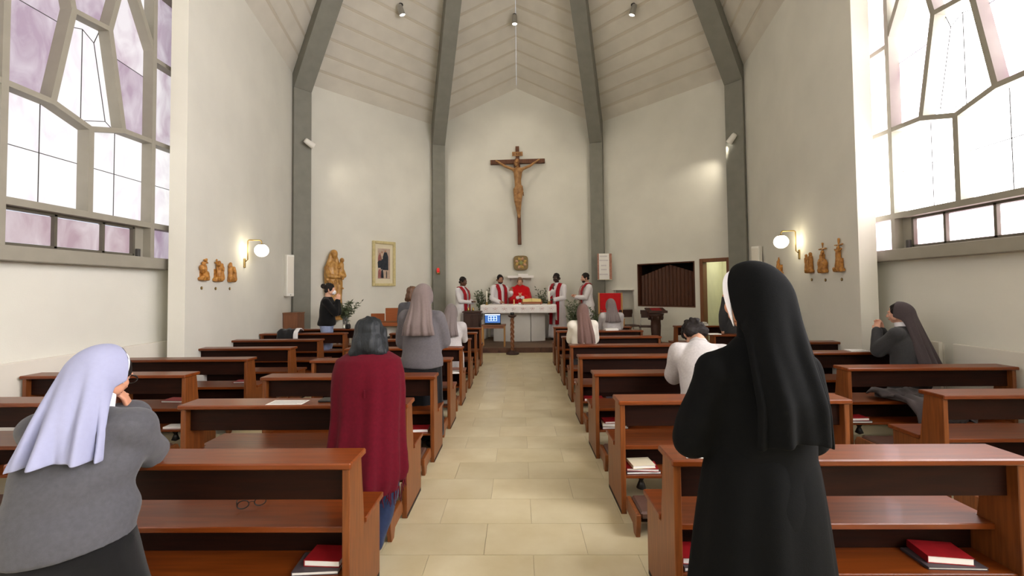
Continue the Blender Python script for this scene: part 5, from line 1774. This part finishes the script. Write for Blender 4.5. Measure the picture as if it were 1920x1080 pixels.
# ---- the white veiled woman kneeling at the nearest left pew
p = Person('nun in a white veil and grey cardigan kneeling at the nearest left pew', (-1.755, 1.70, 0), R(20), 1.60, 'kneel', lean=.30, hp=.42, hy=R(-18),
           wr=(.035, .30, 1.00), wl=(-.045, .30, 1.00), er=(.4, .15, -1), el=(.9, .2, -1), twist=-.22, sw=.165, girth=1.10, sdrop=.09, kz=.162, near=True, sk_col=(196, 140, 112), skin='olive',
           fdir=[(-.2, -.30, .9), (.25, -.30, .9)], ndir=[(-.9, -.3, -.1), (.9, -.3, -.1)])
p.kneel_skirt('skirt', 'black_skirt_cloth', seed=2, ease=.018, flare=1.35)
p.top('cardigan', 'grey_wool', ease=.030, hem=.0, sleeve=1.0, amp=.015, seed=5, arm=1.30, flare=1.08, belly=.03, waves=(7, 7, 24))
p.collar('white_collar_cloth', .062, .075, 'white_collar')
p.hair('short', 'hair_dark')
p.band('cap_band', 'white_collar_cloth', -.16, .30, (.094, .120, .118), .03, jaw=.01)
n0 = p.neck0
p.veil('veil', 'white_veil_cloth', [(-.01 * t, n0.y - .09 - .085 * t, n0.z + .06 - .20 * t, .105 + .030 * t, .075, -.02 * t) for t in np.linspace(.1, 1, 9)],
       a0=.20, a1=1.55, rad=(.100, .130, .132), drop=.02, amp=.017, nf=4, seed=3, jaw=.01)
g = MB()
for sg in (-1, 1):
    g.tube([(sg * .036 + .024 * math.cos(a), .105, .0 + .019 * math.sin(a)) for a in np.linspace(0, 2 * PI, 17)], .0022, 6)
    g.tube([(sg * .060, .104, .006), (sg * .080, .05, .006), (sg * .082, -.02, .0)], .002, 6)
g.tube([(-.012, .106, .004), (0, .112, .008), (.012, .106, .004)], .002, 6)
g.xform(p.Mh).build('eyeglasses', 'black', p.root)

# ---- burgundy shawl
p = Person('person with a dark bob and burgundy fringed shawl kneeling at the second left pew', (-.965, 2.72, 0), R(7), 1.63, 'kneel', lean=.10, hp=.28, hy=R(3),
           wr=(.05, .17, .86), wl=(-.05, .17, .86), er=(.15, -.2, -1), el=(-.15, -.2, -1), sw=.150, girth=1.0, kz=.162, near=True,
           fdir=[(-.2, .4, .8), (.2, .4, .8)], ndir=[(-1, 0, 0), (1, 0, 0)])
p.kneel_skirt('jeans', 'dark_denim', seed=3, ease=.01)
sb = MB()
rs = []
for i, (z, rx_, ryf, ryb, cy) in enumerate(((1.175, .075, .09, .075, .045), (1.15, .14, .12, .10, .035), (1.115, .20, .15, .125, .02), (1.03, .222, .19, .145, .01), (.92, .228, .24, .15, .0), (.78, .224, .25, .16, -.01), (.66, .228, .22, .18, -.03), (.54, .236, .20, .21, -.05), (.44, .240, .20, .24, -.06), (.37, .22, .18, .23, -.065))):
    ring = []
    for q in range(72):
        a = 2 * PI * q / 72
        t = i / 9
        w = .018 * max(0, t - .2) * (math.sin(9 * a + .6) + .8 * math.sin(15 * a + 2) + .5 * math.sin(5 * a + t))
        ring.append(((rx_ + w) * math.cos(a), cy + ((ryf if math.sin(a) > 0 else ryb) + w) * math.sin(a), z + (.02 * math.sin(3 * a + .4) if i == 9 else 0)))
    rs.append(ring)
sh_ = MB().rings(rs[::-1])
sw_ = skin(sh_, .012, 2, folds(.007, (16, 16, 3), seed=9, zfade=(1.15, .4)))
shawl = sw_.build('shawl', 'burgundy_wool', p.root)
fr_ = MB()
rr = random.Random(3)
for q in range(60):
    a = rr.uniform(PI * .9, PI * 2.25)
    x, y = .235 * math.cos(a), -.065 + .215 * math.sin(a)
    zt = .395 + .02 * math.sin(3 * a)
    L = rr.uniform(.06, .10)
    fr_.tube([(x, y, zt), (x + rr.uniform(-.008, .008), y - .002, zt - L * .5), (x + rr.uniform(-.014, .014), y, zt - L)], [.0028, .003, .0022], 5)
tag(fr_.build('fringe', 'burgundy_wool', p.root), kind='stuff')
MB().box((.012, -.153, .93), (.010, .005, .05), None, .001).build('shawl_label', 'burgundy_wool', shawl)
p.hair('bob', 'hair_grey')

# ---- standing nun in grey on the left
p = Person('nun in a long grey veil and grey cardigan standing left of the aisle', (-.985, 4.33, 0), R(0), 1.60, 'stand', lean=.03, hp=.16, hy=R(-8),
           wr=(.08, .26, 1.02), wl=(-.08, .26, 1.02), er=(.45, -.15, -1), el=(-.45, -.15, -1), sw=.175, girth=1.12, fdir=[(-.3, .3, .8), (.3, .3, .8)], ndir=[(-1, 0, 0), (1, 0, 0)])
p.skirt('skirt', 'black_skirt_cloth', z0=.10, r0=.215, amp=.008, seed=1)
p.top('cardigan', 'mid_grey_wool', ease=.030, hem=-.09, amp=.008, seed=8, arm=1.28)
n0 = p.neck0
p.veil('veil', 'grey_brown_veil', [(0, n0.y - .05 - .11 * min(1, t * 1.6), n0.z + .05 - .29 * t, .105 + .055 * t, .055, 0) for t in np.linspace(.1, 1, 8)], amp=.006, nf=5, seed=4, rad=(.097, .128, .130))
p.shoes()
# ---- smaller nun in front of her
p = Person('nun in pale grey with grey veil kneeling on the left beside the aisle', (-1.03, 6.45, 0), R(0), 1.58, 'kneel', lean=.10, hp=.15, wr=(.07, .30, .95), wl=(-.07, .30, .95), er=(.45, -.15, -1), el=(-.45, -.15, -1), kz=.162,
           fdir=[(-.2, .3, .9), (.2, .3, .9)], ndir=[(-1, 0, 0), (1, 0, 0)])
p.kneel_skirt('skirt', 'pale_grey_cotton', seed=5)
p.top('cardigan', 'pale_grey_cotton', ease=.024, hem=-.08, seed=12, arm=1.2)
n0 = p.neck0
p.veil('veil', 'grey_veil', [(-.01, n0.y - .05 - .10 * min(1, t * 1.6), n0.z + .05 - .26 * t, .10 + .045 * t, .05, 0) for t in np.linspace(.1, 1, 7)], amp=.005, nf=5, seed=6, rad=(.097, .126, .128))
# ---- brown bob, grey jacket
p = Person('person with a brown bob and grey jacket standing on the left before the apse column', (-1.83, 7.25, 0), R(-12), 1.60, 'stand', lean=.03, hp=.1, hy=R(-10), wr=(.07, .24, 1.0), wl=(-.07, .24, 1.0), er=(.45, -.15, -1), el=(-.45, -.15, -1))
p.skirt('skirt', 'black_skirt_cloth', z0=.3, r0=.2, seed=2)
p.top('jacket', 'grey_wool', ease=.026, hem=-.16, seed=3, arm=1.2)
p.hair('bob', 'hair_brown').scale = (1, 1, 1)
p.shoes()
# ---- woman with a mask in front of the statue
p = Person('woman with hair bun, white mask, black jumper and jeans before the golden statue', (-3.76, 8.32, 0), R(-78), 1.70, 'stand', lean=.04, hp=.12, hy=R(4), wr=(.035, .20, 1.36), wl=(-.035, .20, 1.36), er=(.45, -.15, -1), el=(-.45, -.15, -1),
           fdir=[(-.1, .15, .95), (.1, .15, .95)], ndir=[(-1, 0, 0), (1, 0, 0)], sw=.165)
p.trousers('jeans', 'blue_denim', ease=.018, seed=2)
p.top('jumper', 'black_knit', ease=.022, hem=-.03, seed=4, arm=1.15)
p.hair('bun', 'hair_dark')
MB().ell((0, -.085, .052), (.056, .018, .056)).xform(p.Mh).build('hair_tie', 'whitecloth', p.root)
mk = MB().ell((0, .070, -.052), (.058, .050, .048))
for sg in (-1, 1):
    mk.tube([(sg * .055, .07, -.04), (sg * .083, -.005, -.01)], .0025, 5)
mk.xform(p.Mh).build('face_mask', 'mask_paper', p.root)
p.shoes()

# ---- priests
def priest(label, loc, yaw, H, sk, hair='short', hairm='hair_dark', beard=False, wr=None, wl=None, fdir=None, ndir=None, stole=True, hp=.18, hy=0, er=(.45, -.15, -1), el=(-.45, -.15, -1)):
    p = Person(label, loc, yaw, H, 'stand', lean=.02, hp=hp, hy=hy, wr=wr, wl=wl, er=er, el=el, sw=.185, girth=1.05, sk_col=sk[1], skin=sk[0], fdir=fdir, ndir=ndir)
    k = p.k
    p.skirt('alb_skirt', 'white_alb', z1=p.waist.z + .02, z0=.07, r1=.178 * k, r0=.27, amp=.012, nf=9, seed=int(H * 100))
    p.top('alb', 'white_alb', ease=.020, hem=-.06, seed=int(H * 90), arm=1.12, amp=.010, cuff=.012)
    p.hair(hair, hairm)
    p.collar('white_collar_cloth', .035, .064)
    if beard:
        p.beard(hairm)
    if stole:
        ps = []
        for sg in (-1, 1):
            ps.append([(sg * .03 * k, p.neck0.y - .095 * k, p.neck0.z - .015), (sg * .085 * k, p.neck0.y - .05 * k, p.neck0.z + .022), (sg * .105 * k, p.neck0.y + .03 * k, p.neck0.z + .012), (sg * .105 * k, p.chest.y + .135 * k, p.chest.z + .085 * k),
                       (sg * .095 * k, p.chest.y + .175 * k, p.chest.z - .02), (sg * .088 * k, p.waist.y + .185 * k, p.waist.z), (sg * .088 * k, p.P.y + .195 * k, p.P.z - .1), (sg * .088 * k, p.P.y + .225 * k, .45)])
        p.ribbon('stole', 'red_stole', ps, .095 * k, .01)
    p.shoes()
    return p


DK = ('brown', (98, 66, 50)); LT = ('pale', (206, 158, 134)); VD = ('deep', (64, 47, 41)); TN = ('tan', (170, 122, 96))
PZ = .12
priest('priest in white alb and dark red stole, hands folded, left end by the dark chest', (-1.55, 11.62, PZ), R(-118), 1.78, DK, wr=(.05, .30, 1.10), wl=(-.05, .30, 1.10), fdir=[(-.5, .6, .2), (.5, .6, .2)], ndir=[(-.3, -.2, -1), (.3, -.2, -1)])
priest('bearded priest in alb and red stole standing at the left end of the altar', (-.56, 12.62, PZ), R(-150), 1.86, TN, beard=True, wr=(.16, .26, 1.08), wl=(-.20, .34, 1.34), fdir=[(-.3, .7, .0), (.0, .3, .9)], ndir=[(-.5, 0, -1), (.6, .6, 0)], hy=R(-10))
p = Person('priest in a bright red chasuble standing behind the middle of the altar', (.045, 12.72, PZ), R(180), 1.78, 'stand', lean=.05, hp=.22, wr=(.05, .33, 1.20), wl=(-.05, .33, 1.20), er=(.45, -.15, -1), el=(-.45, -.15, -1), sw=.19, girth=1.1, sk_col=(204, 150, 124), skin='pink',
           fdir=[(-.35, .2, .75), (.35, .2, .75)], ndir=[(-1, -.2, 0), (1, -.2, 0)])
p.skirt('alb_skirt', 'white_alb', z1=p.waist.z, z0=.07, r0=.26, seed=4)
p.top('alb', 'white_alb', ease=.02, hem=-.05, seed=5, arm=1.2)
b = MB()
rs = []
for z, rx_, ry_, cy in ((1.50, .085, .075, .02), (1.47, .14, .10, .01), (1.42, .235, .125, .01), (1.28, .31, .17, .02), (1.10, .34, .21, .03), (.85, .31, .21, .03), (.55, .28, .20, .02)):
    rs.append([(rx_ * math.cos(a) * p.k, (cy + ry_ * math.sin(a)) * p.k, z * p.k) for a in np.linspace(0, 2 * PI, 40, endpoint=False)])
b.rings(rs[::-1])
for i in (0, 1):
    b.limb(p.sh[i].lerp(p.neck0, .3), p.sh[i], .085, .105); b.limb(p.sh[i], p.el[i], .105, .11); b.limb(p.el[i], p.el[i].lerp(p.wr[i], .55), .11, .085)
skin(b, .015, 5, folds(.008, (14, 14, 5), seed=6)).build('chasuble', 'red_chasuble', p.root)
MB().box((0, .245, 1.06), (.05, .014, .22), None, .004).box((0, .247, 1.10), (.12, .012, .045), None, .004).build('gold_orphrey', 'gold_braid', p.root)
p.hair('short', 'hair_light'); p.collar('white_collar_cloth', .03, .066); p.shoes()
priest('priest in alb and bright red stole at the altar right end, hand near chin', (1.10, 12.15, PZ), R(150), 1.87, VD, wr=(.02, .22, 1.40), wl=(-.06, .28, 1.14), fdir=[(-.1, .2, .9), (.7, .4, .1)], ndir=[(-.8, -.4, 0), (0, -.4, -1)])
priest('bearded priest in alb and red stole facing the altar from beside the red chair', (1.90, 11.85, PZ), R(98), 1.86, LT, beard=True, wr=(.05, .32, 1.20), wl=(-.05, .32, 1.20), fdir=[(-.4, .6, .4), (.4, .6, .4)], ndir=[(-.6, -.3, -.6), (.6, -.3, -.6)])

# ---- right side
p = Person('nun in white with a long pinkish brown veil kneeling right of the aisle', (.985, 6.58, 0), R(-2), 1.56, 'kneel', lean=.12, hp=.28, hr=R(4), wr=(.06, .28, .88), wl=(-.06, .28, .88), er=(.45, -.15, -1), el=(-.45, -.15, -1), girth=1.1, kz=.162)
p.kneel_skirt('skirt', 'grey_wool', seed=4)
p.top('jumper', 'cream_cotton', ease=.026, hem=-.10, seed=14, arm=1.3)
n0 = p.neck0
p.veil('veil', 'pink_brown_veil', [(.01 + .02 * t, n0.y - .06 - .10 * min(1, t * 1.6), n0.z + .04 - .40 * t, .095 + .045 * t - .03 * max(0, t - .7), .05, .03 * t) for t in np.linspace(.08, 1, 10)], amp=.008, nf=4, seed=8, rad=(.094, .124, .126))
p = Person('nun in pale grey with a grey veil kneeling before the red chair', (1.80, 8.34, 0), R(0), 1.60, 'kneel', lean=.10, hp=.12, wr=(.06, .3, .92), wl=(-.06, .3, .92), er=(.45, -.15, -1), el=(-.45, -.15, -1), kz=.162)
p.kneel_skirt('skirt', 'pale_grey_cotton', seed=6)
p.top('cardigan', 'pale_grey_cotton', ease=.026, hem=-.10, seed=15, arm=1.25)
n0 = p.neck0
p.veil('veil', 'grey_veil', [(0, n0.y - .06 - .10 * min(1, t * 1.6), n0.z + .04 - .22 * t, .10 + .05 * t, .05, 0) for t in np.linspace(.1, 1, 7)], amp=.006, nf=5, seed=9, rad=(.096, .124, .126))
# ---- bowed person in pale jacket
p = Person('person in a pale grey jacket bowed over the third right pew, dark tousled hair', (1.53, 3.60, 0), R(-8), 1.66, 'kneel', lean=.52, hp=1.12, hy=R(6), wr=(.05, .42, .86), wl=(-.06, .40, .86), er=(.45, -.15, -1), el=(-.45, -.15, -1), sw=.185, girth=1.05, kz=.162, near=True, sk_col=(196, 148, 122), skin='warm',
           fdir=[(-.9, .3, .2), (.9, .3, .2)], ndir=[(0, -.5, -1), (0, -.5, -1)])
p.kneel_skirt('trousers', 'black_skirt_cloth', seed=8, ease=.015)
p.top('jacket', 'pale_grey_cotton', ease=.030, hem=-.14, seed=17, arm=1.3, amp=.008)
p.hair('tousled', 'hair_dark')
p.collar('pale_grey_cotton', .03, .072)
# ---- the black nun
p = Person('nun in a black habit and long black veil standing at the nearest right pew', (.855, 1.55, 0), R(6), 1.615, 'stand', lean=-.01, hp=.14, hy=R(10), wr=(.09, .24, 1.00), wl=(-.10, .25, 1.00), er=(.45, -.15, -1), el=(-.45, -.15, -1), sw=.172, girth=1.02, sdrop=.118, near=True, sk_col=(192, 136, 106), skin='brownish',
           fdir=[(-.5, .5, .4), (.5, .5, .4)], ndir=[(-.7, -.3, -.4), (.7, -.3, -.4)])
p.skirt('habit_skirt', 'black_habit_cloth', z1=p.waist.z + .05, z0=.03, r1=.168, r0=.29, amp=.012, nf=8, seed=3, ry=.80, shift=(-.02, 0))
p.top('habit', 'black_habit_cloth', ease=.022, hem=-.14, seed=19, arm=1.15, amp=.008)
p.collar('black_habit_cloth', .075, .068, 'high_collar')
p.collar('white_collar_cloth', .045, .064, 'inner_collar')
p.hair('short', 'hair_dark')
p.band('white_headband', 'white_collar_cloth', -.50, -.05, (.103, .138, .12), .095, jaw=-.004)
n0 = p.neck0
p.veil('veil', 'black_habit_cloth', [(-.005 * t, n0.y - .07 - .09 * min(1, t * 1.5), n0.z + .06 - .36 * t, .100 + .022 * t ** .8, .065 - .01 * t, -.03 * t) for t in np.linspace(.06, 1, 12)],
       a0=-.20, a1=1.60, rad=(.102, .136, .134), drop=.07, amp=.008, nf=3, seed=10, jaw=-.022)
p.shoes()
# ---- nun at the right wall
p = Person('nun in dark grey with dark brown veil kneeling by the right wall, hands raised', (4.28, 4.80, 0), R(24), 1.62, 'kneel', lean=.16, hp=.10, hy=R(8), wr=(.045, .25, 1.03), wl=(-.045, .25, 1.03), er=(.45, -.15, -1), el=(-.45, -.15, -1), girth=1.15, kz=.162, near=True, sk_col=(214, 164, 140), skin='fair',
           fdir=[(-.25, .1, .9), (.25, .1, .9)], ndir=[(-1, -.2, 0), (1, -.2, 0)])
p.kneel_skirt('skirt', 'dark_grey_wool', seed=9, ease=.04)
p.top('cardigan', 'dark_grey_wool', ease=.028, hem=-.12, seed=21, arm=1.35)
p.collar('white_collar_cloth', .05, .074, 'white_collar')
p.hair('short', 'hair_dark')
n0 = p.neck0
p.veil('veil', 'dark_brown_veil', [(0, n0.y - .07 - .15 * t, n0.z + .05 - .46 * t, .10 + .07 * t, .06, 0) for t in np.linspace(.08, 1, 10)], a0=-.05, amp=.008, nf=5, seed=12, rad=(.098, .128, .132), drop=.03)
# ---- standing person mostly hidden behind the black veil
p = Person('person in dark grey mostly hidden behind the black veil, near the open door', (3.80, 7.52, 0), R(8), 1.70, 'stand', lean=.02, hp=.1, sw=.17)
p.trousers('trousers', 'black_skirt_cloth')
p.top('coat', 'dark_grey_wool', ease=.03, hem=-.25, seed=23, arm=1.25)
p.hair('short', 'hair_dark')
p.shoes()

# ---- golden statue of a woman with a child
st = thing('statue', 'golden carved statue of a robed woman holding a child on the left apse wall', 'statue', (-4.58, 10.50, .92), 0)
inn = LWN
b = MB()
rs = []
for z, rx_, ry_, cx_ in ((.0, .21, .13, 0), (.10, .20, .125, 0), (.45, .20, .13, 0), (.80, .215, .135, 0), (1.05, .225, .14, -.01), (1.22, .20, .125, -.02), (1.32, .14, .10, -.03), (1.38, .07, .07, -.03)):
    rs.append([(cx_ + rx_ * math.cos(a), ry_ * math.sin(a), z) for a in np.linspace(0, 2 * PI, 32, endpoint=False)])
b.rings(rs)
b.limb((-.03, .02, 1.36), (-.01, .03, 1.44), .05, .045)
b.ell((.0, .05, 1.53), (.068, .078, .098)); b.ell((.0, .02, 1.56), (.092, .10, .105)); b.limb((-.07, .0, 1.52), (-.14, -.01, 1.22), .05, .06); b.limb((.06, .0, 1.50), (.10, .0, 1.32), .04, .05)
b.limb((0, .125, 1.53), (0, .135, 1.505), .009, .012)
# child on her arm
b.limb((.13, .10, 1.12), (.145, .11, 1.30), .075, .06); b.ell((.155, .12, 1.40), (.052, .056, .066)); b.limb((.12, .15, 1.24), (.04, .18, 1.20), .025, .02); b.limb((.12, .12, 1.08), (.06, .19, .98), .05, .035); b.limb((.16, .12, 1.06), (.15, .19, .94), .045, .032)
# arms of the woman
b.limb((-.18, .02, 1.20), (-.17, .13, 1.00), .06, .055); b.limb((-.17, .13, 1.00), (.05, .20, .98), .052, .036); b.limb((.19, .03, 1.18), (.22, .12, 1.02), .06, .055); b.limb((.22, .12, 1.02), (.12, .20, 1.0), .05, .036)
for q in range(6):
    b.limb((-.16 + .05 * q, .13 + .012 * (q % 2), .88 - .05 * (q % 3)), (-.17 + .065 * q, .125, .04), .028, .030)
b.limb((-.20, .10, .92), (.17, .14, .70), .035, .03)
rot4 = M(((LWU.x, LWN.x, 0, 0), (LWU.y, LWN.y, 0, 0), (0, 0, 1, 0), (0, 0, 0, 1)))
skin(b, .010, 1, folds(.005, (34, 34, 8), seed=3)).xform(rot4).build('carving', 'gold', st)
MB().bb(-.2, .2, -.14, .12, -.08, .0, .01).xform(rot4).build('console', 'gold', st)

# ---- repeats share a group
for o in COL.objects:
    if o.parent is None and 'category' in o.keys():
        n = o.name.split('.')[0]
        lab = o['label']
        gname = {'pew': 'wooden pews in rows', 'station_relief': 'carved reliefs on the side walls', 'number_disc': 'bronze discs under the reliefs', 'wall_lamp': 'globe wall lamps',
                 'spotlight': 'spotlights', 'loudspeaker': 'white loudspeakers', 'candle': 'candles on the altar', 'cruet': 'cruets on the dark chest', 'metal_chair': 'metal framed chairs',
                 'olive_vase': 'vases of olive branches', 'olive_pot': 'pots of olive sprigs', 'book': 'books on the pews', 'leaflet': 'papers on the pews', 'radiator_cover': 'radiator covers'}.get(n)
        if n == 'person':
            gname = 'priests at the altar' if lab.startswith(('priest', 'bearded')) else 'people in the pews'
        if gname:
            o['group'] = gname
